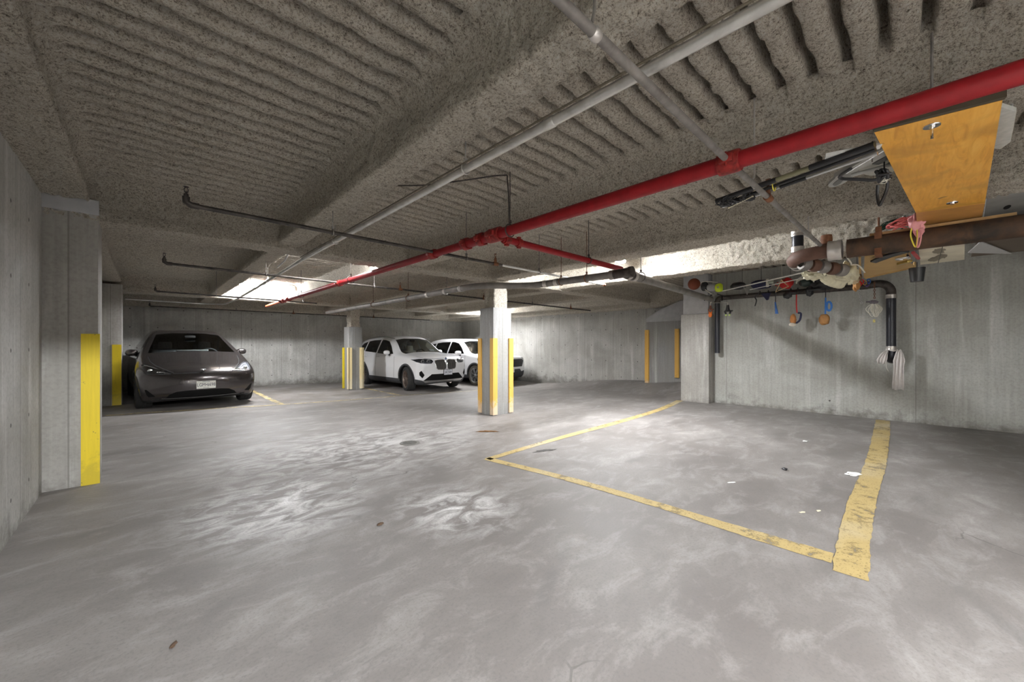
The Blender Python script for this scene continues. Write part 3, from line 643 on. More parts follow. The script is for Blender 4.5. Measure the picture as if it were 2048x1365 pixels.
MB().box((5.60, .27, 2.46), (.23, .055, .23)).cyl((5.6, .27, 2.57), (5.6, .27, 3.12), .009, 8).box((5.6, .27, 2.60), (.06, .05, .10)).build('strap_hanger', RUST, r)

# lamps
_lm = {}
def lamp_mat(e):
    if e not in _lm: _lm[e] = mk_emit('fluorescent_diffuser', (.96, .975, 1.), e)
    return _lm[e]
def lamp(x0, x1, y, label, em=None, dz=.07):
    r = thing('ceiling_light', label, 'light', ((x0 + x1) / 2, y, 3.08), group='strip lights')
    L = x1 - x0; c = (x0 + x1) / 2
    MB().box((c, y, 3.095 - dz), (L + .06, .12, .05), bev=.008).build('housing', HOUSING, r)
    m = MB(); n = 10; V = []
    for xx in (x0, x1):
        for k in range(n + 1): a = PI * k / n; V.append((xx, y + .065 * math.cos(a), 3.068 - dz - .05 * math.sin(a)))
    F = [(k, k + 1, n + 2 + k, n + 1 + k) for k in range(n)] + [tuple(range(n + 1)), tuple(range(2 * n + 1, n, -1))]
    m.add(V, F).build('diffuser', lamp_mat(em or LAMP_E), r)
    for xx in (x0 - .02, x1 + .02): MB().box((xx, y, 3.05 - dz), (.03, .14, .07), bev=.008).build('end_cap', HOUSING, r)
    if dz:
        for xx in (x0 + .1, x1 - .1): MB().cyl((xx, y, 3.1 - dz), (xx, y, 3.12), .006, 6).build('hanger', STEEL, r)
lamp(1.82, 3.05, 12.3, 'lit strip light hung over the dark car')
lamp(9.4, 10.6, 12.5, 'lit strip light over the white cars, partly behind the middle column')
lamp(5.44, 6.60, 3.87, 'lit strip light above the grey drain pipe fitting, mostly behind a beam', LAMP_3, .06)
if FILL1: lamp(-.25, .98, -3.5, 'unseen strip light added as fill behind the viewer beside the left wall', FILL_H)  # added fill lamp out of view, brightens the near floor and ceiling
if FILL2: lamp(5.62, 6.86, -4.0, 'unseen strip light added as fill behind the viewer near the right wall', FILL_I)  # second added fill lamp out of view, kept weak
if HID3: lamp(1.82, 3.05, 6.75, 'strip light hidden just beyond the girder at the near pilaster', LAMP_J)

# ------------------------------------------------------------------ cars: bodies from blended profile, plan and section curves
def poly_sdf(P, X, Z):
    """signed distance (negative inside) of points to polygon P"""
    P = np.asarray(P, float); x = X.ravel(); z = Z.ravel(); d = np.full(x.shape, 1e9); ins = np.zeros(x.shape, bool)
    for (ax, az), (bx, bz) in zip(P, np.roll(P, -1, 0)):
        ex, ez = bx - ax, bz - az; wx, wz = x - ax, z - az
        t = np.clip((wx * ex + wz * ez) / (ex * ex + ez * ez + 1e-12), 0, 1)
        d = np.minimum(d, (wx - ex * t) ** 2 + (wz - ez * t) ** 2)
        c = ((az > z) != (bz > z)) & (x < (bx - ax) * (z - az) / (bz - az + 1e-15) + ax); ins ^= c
    return (np.sqrt(d) * np.where(ins, -1, 1)).reshape(X.shape)
class Lut:
    def __init__(s, P, x0, x1, z0, z1, h=.015):
        s.x0, s.z0, s.h = x0, z0, h; xs = np.arange(x0, x1 + h, h); zs = np.arange(z0, z1 + h, h)
        X, Z = np.meshgrid(xs, zs, indexing='ij'); s.D = poly_sdf(P, X, Z)
    def __call__(s, x, z):
        a = np.clip((x - s.x0) / s.h, 0, s.D.shape[0] - 1.001); b = np.clip((z - s.z0) / s.h, 0, s.D.shape[1] - 1.001)
        i = a.astype(int); j = b.astype(int); u = a - i; v = b - j; D = s.D
        return (D[i, j] * (1 - u) + D[i + 1, j] * u) * (1 - v) + (D[i, j + 1] * (1 - u) + D[i + 1, j + 1] * u) * v
def smax(a, b, k): h = np.maximum(k - np.abs(a - b), 0) / k; return np.maximum(a, b) + h * h * k * .25
def smin(a, b, k): return -smax(-a, -b, k)
def surface_nets(f, lo, hi, h):
    xs, ys, zs = [np.arange(l, u + h, h) for l, u in zip(lo, hi)]; nx, ny, nz = len(xs), len(ys), len(zs)
    X, Y, Z = np.meshgrid(xs, ys, zs, indexing='ij'); D = f(X, Y, Z); s = D < 0
    cs = [D[a:nx - 1 + a, b:ny - 1 + b, c:nz - 1 + c] for a in (0, 1) for b in (0, 1) for c in (0, 1)]
    inside = sum((c < 0).astype(np.int8) for c in cs); act = (inside > 0) & (inside < 8)
    ci = np.argwhere(act); idx = -np.ones(act.shape, np.int64); idx[act] = np.arange(len(ci))
    cv = np.stack([c[act] for c in cs], 1); off = np.array([(a, b, c) for a in (0, 1) for b in (0, 1) for c in (0, 1)], float)
    acc = np.zeros((len(ci), 3)); cnt = np.zeros(len(ci))
    for e0 in range(8):
        for e1 in range(e0 + 1, 8):
            if np.abs(off[e0] - off[e1]).sum() != 1: continue
            a, b = cv[:, e0], cv[:, e1]; m = (a < 0) != (b < 0); t = np.where(m, a / (a - b + 1e-15), 0)
            acc[m] += (off[e0] + (off[e1] - off[e0]) * t[:, None])[m]; cnt[m] += 1
    V = (ci + acc / cnt[:, None]) * h + np.array([xs[0], ys[0], zs[0]]); Q = []
    for ax in range(3):
        sl0 = [slice(None)] * 3; sl1 = [slice(None)] * 3; sl0[ax] = slice(0, -1); sl1[ax] = slice(1, None)
        cr = s[tuple(sl0)] != s[tuple(sl1)]; P = np.argwhere(cr)
        o1, o2 = [(1, 2), (2, 0), (0, 1)][ax]
        ok = (P[:, o1] > 0) & (P[:, o2] > 0) & (P[:, o1] < D.shape[o1] - 1) & (P[:, o2] < D.shape[o2] - 1); P = P[ok]
        e1 = np.zeros(3, int); e1[o1] = 1; e2 = np.zeros(3, int); e2[o2] = 1
        q = np.stack([idx[tuple((P - a).T)] for a in (e1 + e2, e2, 0 * e1, e1)], 1)
        flip = ~s[tuple(P.T)]; q[flip] = q[flip][:, ::-1]; Q.append(q)
    Q = np.concatenate(Q); Q = Q[(Q >= 0).all(1)]
    for _ in range(3):
        d = f(V[:, 0], V[:, 1], V[:, 2]); e = .004; g = np.zeros_like(V)
        for k in range(3):
            q = V.copy(); q[:, k] += e; p = V.copy(); p[:, k] -= e
            g[:, k] = (f(q[:, 0], q[:, 1], q[:, 2]) - f(p[:, 0], p[:, 1], p[:, 2])) / (2 * e)
        n2 = (g * g).sum(1) + 1e-6; step = np.clip(d / n2, -h * .6, h * .6); V = V - g * step[:, None]
    return V, Q

def catpoly(pts, n=6): return crom(pts, n, True)
CP = {}
def car_body(spec):
    L = spec['L']; S1 = Lut(catpoly(spec['profile'], 5), -.4, L + .4, -.2, 2.0)
    px, pw = zip(*spec['plan']); sz, sw = zip(*spec['sec']); zb, tum = spec['belt'], spec['tumble']; wells = spec['wells']; bow = spec.get('bow', .26); crown = spec.get('crown', .05)
    def f(s, y, z):
        ay = np.abs(y); s1 = s - bow * (1 - s / (L * .55)) * y * y; z1 = z + crown * y * y
        a = S1(s1, z1)
        w = np.interp(s, px, pw) * np.interp(np.minimum(z, zb), sz, sw) - np.maximum(z - zb, 0) * tum - np.maximum(z - zb, 0) ** 2 * spec.get('tum2', .1)
        # fender swell over each wheel
        for ws, wr in wells:
            w = w + spec.get('swell', .02) * np.exp(-((s - ws) / .42) ** 2 - ((z - .62) / .22) ** 2)
        d = smax(a, (ay - w) * .92, spec.get('round', .10))
        for ws, wr in wells:
            c = np.maximum(np.sqrt((s - ws) ** 2 + (z - .355) ** 2) - wr, .52 - ay); d = smax(d, -c, .02)
        for cut in spec.get('cuts', ()):
            d = smax(d, -cut(s, ay, z), .015)
        return d
    V, Q = surface_nets(f, (-.08, -1.04, .08), (L + .08, 1.04, 1.8), spec.get('h', .023))
    bm = bmesh.new(); vs = [bm.verts.new(v) for v in V]
    for q in Q:
        try: bm.faces.new([vs[i] for i in q])
        except ValueError: pass
    bm.verts.index_update()
    # ---- exact cuts along every region outline
    for rg in spec['regions']:
        ax = rg['axis']; P = rg['poly']; flt = rg['flt']
        proj = (lambda c: (c.x, c.z)) if ax == 'side' else (lambda c: (c.y, c.z))
        polys = [P] if ax == 'side' or rg.get('nomirror') else [P, [(-a, b) for a, b in P]]
        for PP in polys:
            u0, u1 = min(p[0] for p in PP) - .05, max(p[0] for p in PP) + .05; w0, w1 = min(p[1] for p in PP) - .05, max(p[1] for p in PP) + .05
            pool = set()
            for fc in bm.faces:
                c = fc.calc_center_median()
                if flt(c):
                    q = proj(c)
                    if u0 < q[0] < u1 and w0 < q[1] < w1: pool.add(fc)
            for (a, b) in zip(PP, PP[1:] + PP[:1]):
                ulo, uhi = min(a[0], b[0]) - .004, max(a[0], b[0]) + .004; zlo, zhi = min(a[1], b[1]) - .004, max(a[1], b[1]) + .004
                geom = []
                for fc in pool:
                    pu = [proj(v.co) for v in fc.verts]
                    if max(p[0] for p in pu) < ulo or min(p[0] for p in pu) > uhi or max(p[1] for p in pu) < zlo or min(p[1] for p in pu) > zhi: continue
                    geom.append(fc)
                if not geom: continue
                geom.sort(key=lambda fc: tuple(fc.calc_center_median()))
                es = {e for fc in geom for e in fc.edges}; vv = {v for fc in geom for v in fc.verts}
                if ax == 'side': co = Vector((a[0], 0, a[1])); no = Vector((-(b[1] - a[1]), 0, b[0] - a[0]))
                else: co = Vector((0, a[0], a[1])); no = Vector((0, -(b[1] - a[1]), b[0] - a[0]))
                if no.length < 1e-6: continue
                ret = bmesh.ops.bisect_plane(bm, geom=list(geom) + list(es) + list(vv), plane_co=co, plane_no=no.normalized(), dist=1e-5)
                pool = {fc for fc in pool if fc.is_valid} | {g for g in ret['geom'] if isinstance(g, bmesh.types.BMFace) and g.is_valid}
    bm.normal_update(); bm.verts.index_update()
    def inside(P, u, z):
        r = False; n = len(P)
        for i in range(n):
            a, b = P[i], P[(i + 1) % n]
            if (a[1] > z) != (b[1] > z) and u < (b[0] - a[0]) * (z - a[1]) / (b[1] - a[1]) + a[0]: r = not r
        return r
    groups = {}
    for fc in bm.faces:
        c = fc.calc_center_median(); k = 'body'
        for ws, wr in wells:
            rr = math.hypot(c.x - ws, c.z - .355)
            nr = fc.normal.x * (ws - c.x) + fc.normal.z * (.355 - c.z)
            if (rr < wr + .012 and abs(c.y) < .97 and (nr > .05 * wr or abs(c.y) < .6)): k = 'wheel_well'
        if k == 'body':
            for rg in spec['regions']:
                if not rg['flt'](c): continue
                if rg['axis'] == 'side':
                    if inside(rg['poly'], c.x, c.z): k = rg['name'] + ('|L' if c.y < 0 else '|R') if rg.get('split') else rg['name']; break
                else:
                    if inside(rg['poly'], c.y, c.z) or (not rg.get('nomirror') and inside(rg['poly'], -c.y, c.z)):
                        k = rg['name'] + ('|L' if c.y < 0 else '|R') if rg.get('split') else rg['name']; break
        if k == 'body' and fc.normal.z < -.6 and c.z < .36: k = 'underbody'
        if k in ('wheel_well', 'sill', 'front_cladding', 'wheel_arch'): k += '|%s%d' % ('L' if c.y < 0 else 'R', int(c.x > 2.2))
        groups.setdefault(k, []).append(fc)
    out = {}
    for k, fs in groups.items():
        mp = {}; V = []; F = []
        for fc in fs:
            idx = []
            for v in fc.verts:
                if v.index not in mp: mp[v.index] = len(V); V.append(v.co.copy())
                idx.append(mp[v.index])
            F.append(idx)
        out[k] = (V, F)
    bm.free(); return out

def make_wheel(r, c, rad, width, side, spokes, rim_mat, steer=0., tyre_mat=None, style='fork'):
    """tyre mesh with the rim as its child; side=-1 faces -lateral"""
    R = Matrix.Rotation(steer, 3, 'Z'); w = width / 2; ri = rad * .70
    prof = [(ri, -w * .8), (ri + .02, -w * .98), (rad * .86, -w * 1.0), (rad * .96, -w * .9), (rad * .995, -w * .72), (rad, -w * .3), (rad * .985, -w * .28), (rad * .985, -w * .2), (rad, -w * .18), (rad, w * .18), (rad * .985, w * .2), (rad * .985, w * .28), (rad, w * .3),
            (rad * .995, w * .72), (rad * .96, w * .9), (rad * .86, w * 1.0), (ri + .02, w * .98), (ri, w * .8)]
    o = MB().lathe(prof, c, 'X', 48, R).build('wheel', tyre_mat or RUBBER, r, local=True)
    m = MB(); k = side * w
    P = lambda u, a, h: tuple(Vector(c) + R @ Vector((h, u * math.cos(a), u * math.sin(a))))
    m.lathe([(ri * 1.01, -k * .8), (ri * .93, -k * .7), (ri * .93, k * .6), (ri * .97, k * .86), (ri * 1.02, k * .92), (ri * 1.03, k * .8)], c, 'X', 40, R)
    m.lathe([(0, k * .78), (ri * .14, k * .76), (ri * .18, k * .68), (ri * .2, k * .3)], c, 'X', 20, R)
    for i in range(spokes):
        a0 = 2 * PI * i / spokes + .3
        offs = ((-.16, .5), (.16, .5)) if style == 'fork' else ((-.07, .10), (.07, .22)) if style == 'twin' else ((0, 0),)
        for da, db in (((-.05, -.22), (.05, .22)) if style == 'fork' else ((-.04, -.06), (.10, .16)) if style == 'twin' else ((0, .0),)):
            V = []; ww = .045 if style != 'blade' else .10
            for t, wd, hh in ((.12, ww * 1.2, .74), (.5, ww * .9, .80), (.96, ww * .9, .74)):
                a = a0 + da + (db - da) * t
                for s_, dh in ((-1, 0), (1, 0), (1, -.3), (-1, -.3)): V.append(P(ri * t, a + s_ * wd / max(t, .3) * .5, k * (hh + dh)))
            F = []
            for j in (0, 4):
                for q in range(4): F.append((j + q, j + (q + 1) % 4, j + 4 + (q + 1) % 4, j + 4 + q))
            m.add(V, F + [(3, 2, 1, 0), (8, 9, 10, 11)])
    rim = m.build('rim', rim_mat, o, local=True); bm_fix(rim)
    MB().lathe([(0, -k * .1), (ri * .62, -k * .1), (ri * .62, k * .05), (0, k * .05)], c, 'X', 24, R).build('brake_disc', CP['brake'], o, local=True)
    return o
def text_obj(name, s, size, mat, parent, loc, rot, depth=.001, sx=1.):
    cu = bpy.data.curves.new(name, 'FONT'); cu.body = s; cu.size = size; cu.align_x = 'CENTER'; cu.align_y = 'CENTER'; cu.extrude = depth; cu.materials.append(mat)
    cu.resolution_u = 3; cu.offset = 0
    tmp = bpy.data.objects.new('tmp', cu); COL.objects.link(tmp); bpy.context.view_layer.update()
    me = bpy.data.meshes.new_from_object(tmp.evaluated_get(bpy.context.evaluated_depsgraph_get())); bpy.data.objects.remove(tmp); bpy.data.curves.remove(cu)
    me.name = name; o = bpy.data.objects.new(name, me); link(o, parent); o.location = loc; o.rotation_euler = rot; o.scale = (sx, 1, 1); return o
def plate(r, c, w, h, txt, tilt=0., frame=None, top='NEW YORK', field=None, ink=None, sub='EXCELSIOR'):
    """licence plate facing -Y in car space"""
    o = MB().box(c, (w, .006, h), bev=.0).build('license_plate', field or CP['plate'], r, local=True, smooth=False)
    if frame: MB().box((c[0], c[1] + .004, c[2]), (w + .022, .008, h + .022)).build('plate_frame', frame, o, local=True, smooth=False)
    ink = ink or CP['ink']
    text_obj('plate_number', txt, h * .60, ink, o, (c[0], c[1] - .0045, c[2] - h * .02), (PI / 2, 0, 0), sx=.74)
    text_obj('plate_state', top, h * .15, ink, o, (c[0], c[1] - .0045, c[2] + h * .39), (PI / 2, 0, 0))
    text_obj('plate_motto', sub, h * .12, ink, o, (c[0], c[1] - .0045, c[2] - h * .40), (PI / 2, 0, 0))
    return o
def mirror(r, c, side, mat, d=(.115, .09, .075), stalk=None):
    R = Matrix.Rotation(side * .18, 3, 'Z')
    o = MB().blob(c, d, 12, 0, 0, R, .8).build('side_mirror', mat, r, local=True)
    MB().tube([(c[0] - side * .06, c[1] + .02, c[2] - d[2] * .75), (c[0] - side * .16, c[1] + .05, c[2] - d[2] * 1.2)], [.03, .035], 8).build('mirror_stalk', CP['trim'], o, local=True)
    return o
def seat(r, c, mat, w=.50):
    m = MB(); m.box((c[0], c[1], c[2] + .08), (w, .52, .16), bev=.05)
    m.box((c[0], c[1] + .30, c[2] + .42), (w * .96, .15, .66), R=Matrix.Rotation(-.25, 3, 'X'), bev=.06)
    m.box((c[0], c[1] + .40, c[2] + .82), (w * .5, .09, .19), R=Matrix.Rotation(-.15, 3, 'X'), bev=.035)
    m.cyl((c[0] - .06, c[1] + .38, c[2] + .68), (c[0] - .06, c[1] + .40, c[2] + .78), .008, 6).cyl((c[0] + .06, c[1] + .38, c[2] + .68), (c[0] + .06, c[1] + .40, c[2] + .78), .008, 6)
    return m.build('car_seat', mat, r, local=True)
def cabin(r, spec, smat, dmat):
    s0 = spec['cowl']; zc = spec['cowlz']
    MB().box((0, s0 + .30, zc - .14), (1.40, .55, .16), bev=.05).build('dashboard', dmat, r, local=True)
    wh = MB(); cx = spec.get('wheel_x', .36)
    wh.tube([(cx + .18 * math.cos(a), s0 + .64 + .05 * math.sin(a), zc - .12 + .17 * math.sin(a)) for a in np.linspace(0, 2 * PI, 24, endpoint=False)], .016, 8, closed=True)
    wh.box((cx, s0 + .62, zc - .12), (.30, .03, .05)); wh.build('steering_wheel', CP['trim'], r, local=True)
    for x in (-.37, .37): seat(r, (x, s0 + 1.0, .42), smat)
    m = MB().box((0, s0 + 2.0, .52), (1.25, .5, .16), bev=.05).box((0, s0 + 2.32, .84), (1.25, .16, .62), R=Matrix.Rotation(-.25, 3, 'X'), bev=.06)
    for x in (-.4, .4): m.box((x, s0 + 2.42, 1.20), (.25, .08, .14), bev=.03)
    m.build('rear_seat', smat, r, local=True)
    MB().box((0, s0 + 1.6, .33), (1.5, 2.9, .05)).build('cabin_floor', CP['trim'], r, local=True, smooth=False)
    MB().box((0, s0 + .62, spec['roofz'] - .17), (.19, .03, .05), bev=.012).build('rear_view_mirror', CP['well'], r, local=True)

def loc_swap(V): return [(v[1], v[0], v[2]) for v in V]      # (long, lat, z) -> car space (lat, long, z)
def build_car(name, label, spec, mats, loc, rz, sc, zoff):
    r = thing(name, label, 'car', loc, rz); r.scale = sc
    g = car_body(spec); s_ax = spec['wells'][0][0]
    for k, (V, F) in g.items():
        nm = k.split('|')[0]; mt = mats.get(nm, mats['body'])
        V2 = [(y, s, z) for s, y, z in V]; F2 = [f[::-1] for f in F]
        o = mesh_obj(spec.get('names', {}).get(nm, nm), V2, F2, mt, r, True, local=True)
        if nm == 'body':
            pass
    return r
CP['plate'] = plain('plate_field', (.78, .78, .72), .45); CP['ink'] = plain('plate_ink', (.03, .035, .07), .5); CP['trim'] = plain('car_black_trim', (.02, .02, .021), .5)
CP['brake'] = plain('brake_iron', (.16, .15, .14), .4, .8); CP['well'] = plain('wheel_well_liner', (.012, .012, .012), .9); CP['gap'] = plain('panel_gap', (.01, .01, .01), .8)
CP['intake'] = plain('intake_black', (.006, .006, .006), .75, spec=.15); CP['lens'] = mk_glass('lamp_lens', (.75, .77, .8)); CP['lampin'] = plain('lamp_inner', (.62, .62, .63), .35, .3); CP['glass'] = mk_glass('car_glass', (.72, .78, .78)); CP['glassd'] = mk_glass('dark_car_glass', (.20, .23, .24))
def paint(name, col, metal, rough=.28):
    t = NT(name); p = t.pos(); n = t.noise(p, 240, 2); c = t.mix(n, tuple(x * .93 for x in col), tuple(min(1, x * 1.07) for x in col))
    return t.out(t.bsdf(c, rough, metal, .5, None, Coat_Weight=1., Coat_Roughness=.035))
def strip(pts, w):
    """thin polygon around a polyline"""
    P = np.array(pts, float); T = np.gradient(P, axis=0); N = np.stack([-T[:, 1], T[:, 0]], 1); N /= np.linalg.norm(N, axis=1)[:, None]
    return [tuple(p) for p in P + N * w / 2] + [tuple(p) for p in (P - N * w / 2)[::-1]]
SEC = [(.15, .93), (.3, .975), (.5, .995), (.68, 1.0), (.85, .985), (1.05, .955)]
front = lambda smax_: (lambda c: c.x < smax_)
side = lambda z0=-1, s0=-9, s1=99: (lambda c: abs(c.y) > .55 and c.z > z0 and s0 < c.x < s1)

def nose_y(spec, x, z, a):
    """front surface position: profile plus bow"""
    P = catpoly(spec['profile'], 5); zz = z + spec['crown'] * x * x; best = 9
    for (s0, z0), (s1, z1) in zip(P, P[1:] + P[:1]):
        if (z0 - zz) * (z1 - zz) <= 0 and abs(z1 - z0) > 1e-9: best = min(best, s0 + (s1 - s0) * (zz - z0) / (z1 - z0))
    k = spec['bow'] * x * x; s = best
    for _ in range(6): s = best + k * (1 - s / (spec['L'] * .55))
    px, pw = zip(*spec['plan'])      # rounded corner in plan
    if abs(x) > pw[0]: s = max(s, float(np.interp(abs(x), pw[:4], px[:4])))
    return s - a
# ---------- dark grey electric crossover
T = dict(L=4.75, belt=.98, tumble=.44, tum2=.12, cowl=1.25, cowlz=1.12, roofz=1.62, round=.10, bow=.30, crown=.04, swell=.03,
    profile=[(.30, .18), (.12, .20), (.04, .30), (.0, .44), (.0, .58), (.045, .69), (.14, .765), (.35, .845), (.65, .93), (1.0, 1.04), (1.25, 1.125), (1.5, 1.225), (1.8, 1.36), (2.08, 1.495), (2.32, 1.575), (2.62, 1.62), (2.95, 1.62), (3.35, 1.57), (3.75, 1.47), (4.1, 1.34), (4.4, 1.20), (4.58, 1.11), (4.68, 1.02), (4.70, .88), (4.74, .68), (4.72, .48), (4.62, .33), (4.4, .22), (3.9, .18), (2.4, .17), (1.0, .17)],
    plan=[(0, .79), (.12, .87), (.3, .925), (.55, .95), (.95, .958), (2.4, .955), (3.8, .96), (4.3, .92), (4.75, .8)], sec=SEC, wells=[(.86, .385), (3.75, .385)],
    regions=[
        dict(name='headlight', axis='front', split=True, flt=front(.95), poly=[(.885, .885), (.80, .885), (.70, .835), (.58, .775), (.46, .715), (.50, .70), (.66, .695), (.82, .705), (.865, .74)]),
        dict(name='lower_grille', axis='front', nomirror=True, flt=front(.4), poly=[(-.57, .232), (.57, .232), (.52, .30), (.42, .355), (.25, .372), (-.25, .372), (-.42, .355), (-.52, .30)]),
        dict(name='fog_slot', axis='front', split=True, flt=front(.6), poly=[(.855, .42), (.83, .42), (.71, .285), (.80, .275), (.83, .32)]),
        dict(name='panel_gap', axis='front', flt=front(.9), poly=strip([(.0, .712), (.2, .712), (.36, .709), (.47, .703)], .011)),
        dict(name='panel_gap', axis='front', flt=front(1.35), poly=strip([(.45, .725), (.56, .785), (.68, .855), (.74, .93), (.755, 1.02)], .009)),
        dict(name='panel_gap', axis='front', flt=front(.5), poly=strip([(-.72, .235), (-.4, .215), (0, .21), (.4, .215), (.72, .235)], .012)),
        dict(name='windshield', axis='front', nomirror=True, flt=lambda c: 1.0 < c.x < 2.35 and c.z > 1.0, poly=[(-.745, 1.09), (-.4, 1.115), (0, 1.122), (.4, 1.115), (.745, 1.09), (.71, 1.18), (.565, 1.495), (.3, 1.535), (-.3, 1.535), (-.565, 1.495), (-.71, 1.18)]),
        dict(name='side_window', axis='side', split=True, flt=side(.98), poly=[(1.62, 1.04), (1.95, 1.26), (2.25, 1.41), (2.6, 1.49), (3.0, 1.49), (3.4, 1.44), (3.75, 1.34), (3.95, 1.22), (3.9, 1.1), (3.4, 1.04), (2.4, 1.02)]),
    ], names={'fog_slot': 'air_slot', 'panel_gap': 'panel_gap'})
gx, gy = .93, 11.98
r = thing('crossover_car', 'dark charcoal crossover car parked nose out beside the left pilaster', 'car', (gx, gy, fz(gx, gy) - .005), math.radians(3.2)); r.scale = (1.125, 1.07, 1.125)
CHAR = paint('charcoal_metallic', (.075, .066, .066), .75, .25)
def dress(r, spec, mats, lab={}):
    g = car_body(spec); s_ax = spec['wells'][0][0]
    for k in sorted(g):
        V, F = g[k]; nm = k.split('|')[0]
        W = [Vector((y, s - s_ax, z)) for s, y, z in V]; F = [f[::-1] for f in F]
        o = mesh_obj(nm, W, F, mats.get(nm, mats['body']), r, True, local=True)
        if nm == 'headlight':      # closed bowl behind the lens
            N = [v.normal.copy() for v in o.data.vertices]; cc = sum(W, Vector()) / len(W)
            sg = 1 if sum(n.y for n in N) < 0 else -1
            B2 = [w - n * sg * .035 + (cc - w) * .03 for w, n in zip(W, N)]
            ed = {}
            for f in F:
                for i in range(len(f)): e = (f[i], f[(i + 1) % len(f)]); ed[e] = ed.get(e, 0) + 1
            rim = [e for e in ed if (e[1], e[0]) not in ed]; n0 = len(W)
            mesh_obj('lamp_housing', list(B2) + list(W), F + [(a, b, b + n0, a + n0) for a, b in rim], mats.get('lamp_housing', CP['lampin']), o, True, local=True)
dress(r, T, {'body': CHAR, 'wheel_well': CP['well'], 'underbody': CP['trim'], 'headlight': CP['lens'], 'lower_grille': CP['intake'], 'fog_slot': CP['intake'], 'panel_gap': CP['gap'], 'windshield': CP['glass'], 'side_window': CP['glassd']})
a = .86
spec = dict(T); spec['cowl'] = T['cowl'] - a
cabin(r, spec, plain('grey_upholstery', (.10, .10, .105), .7), plain('grey_dash', (.09, .09, .09), .6))
for x in (-1, 1):
    make_wheel(r, (x * .835, 0, .355), .355, .25, x, 5, plain('dark_alloy', (.06, .06, .065), .35, .7), 0., style='blade')
    make_wheel(r, (x * .835, 2.89, .355), .355, .25, x, 5, plain('dark_alloy', (.06, .06, .065), .35, .7), style='blade')
    mirror(r, (x * .97, .90, 1.10), x, CHAR, (.10, .085, .07))
    # lamp internals behind the lens
    def fy(u, z): return nose_y(T, u, z, .86)
    m = MB().blob((x * .77, fy(.77, .765) + .035, .765), (.04, .03, .035), 10)
    for i in range(5): u = .67 - i * .032; m.box((x * u, fy(u, .735) + .012, .735 - i * .003), (.024, .02, .022))
    m.tube([(x * u, fy(u, z) + .012, z) for u, z in ((.84, .86), (.80, .855), (.70, .81), (.58, .755))], .007, 5)
    m.build('lamp_reflector', plain('lamp_chrome', (.8, .8, .78), .2, .6), r, local=True)
plate(r, (.03, nose_y(T, .1, .47, .86) - .014, .47), .305, .152, 'LGM\u20226698')
MB().tube([(u, nose_y(T, u, .222, .86) - .004, .222 + .03 * abs(u) ** 2) for u in np.linspace(-.62, .62, 25)], .006, 5).build('lip_trim', plain('satin_lip', (.25, .25, .25), .3, .8), r, local=True)
em = MB()   # stylised T badge on the nose
em.prism([(-.045, .022), (-.03, .030), (.03, .030), (.045, .022), (.028, .018), (.012, .019), (0, -.034), (-.012, .019), (-.028, .018)], -.004, .004, 'Y', Matrix.Rotation(-1.0, 3, 'X'), (0, -.775, .762))
em.build('badge', plain('badge_silver', (.72, .72, .72), .4, .2), r, local=True)
MB().box((0, .62, 1.135), (.55, .10, .02), R=Matrix.Rotation(-.2, 3, 'X')).build('dash_paper', plain('white_paper', (.8, .8, .78), .7), r, local=True, smooth=False)

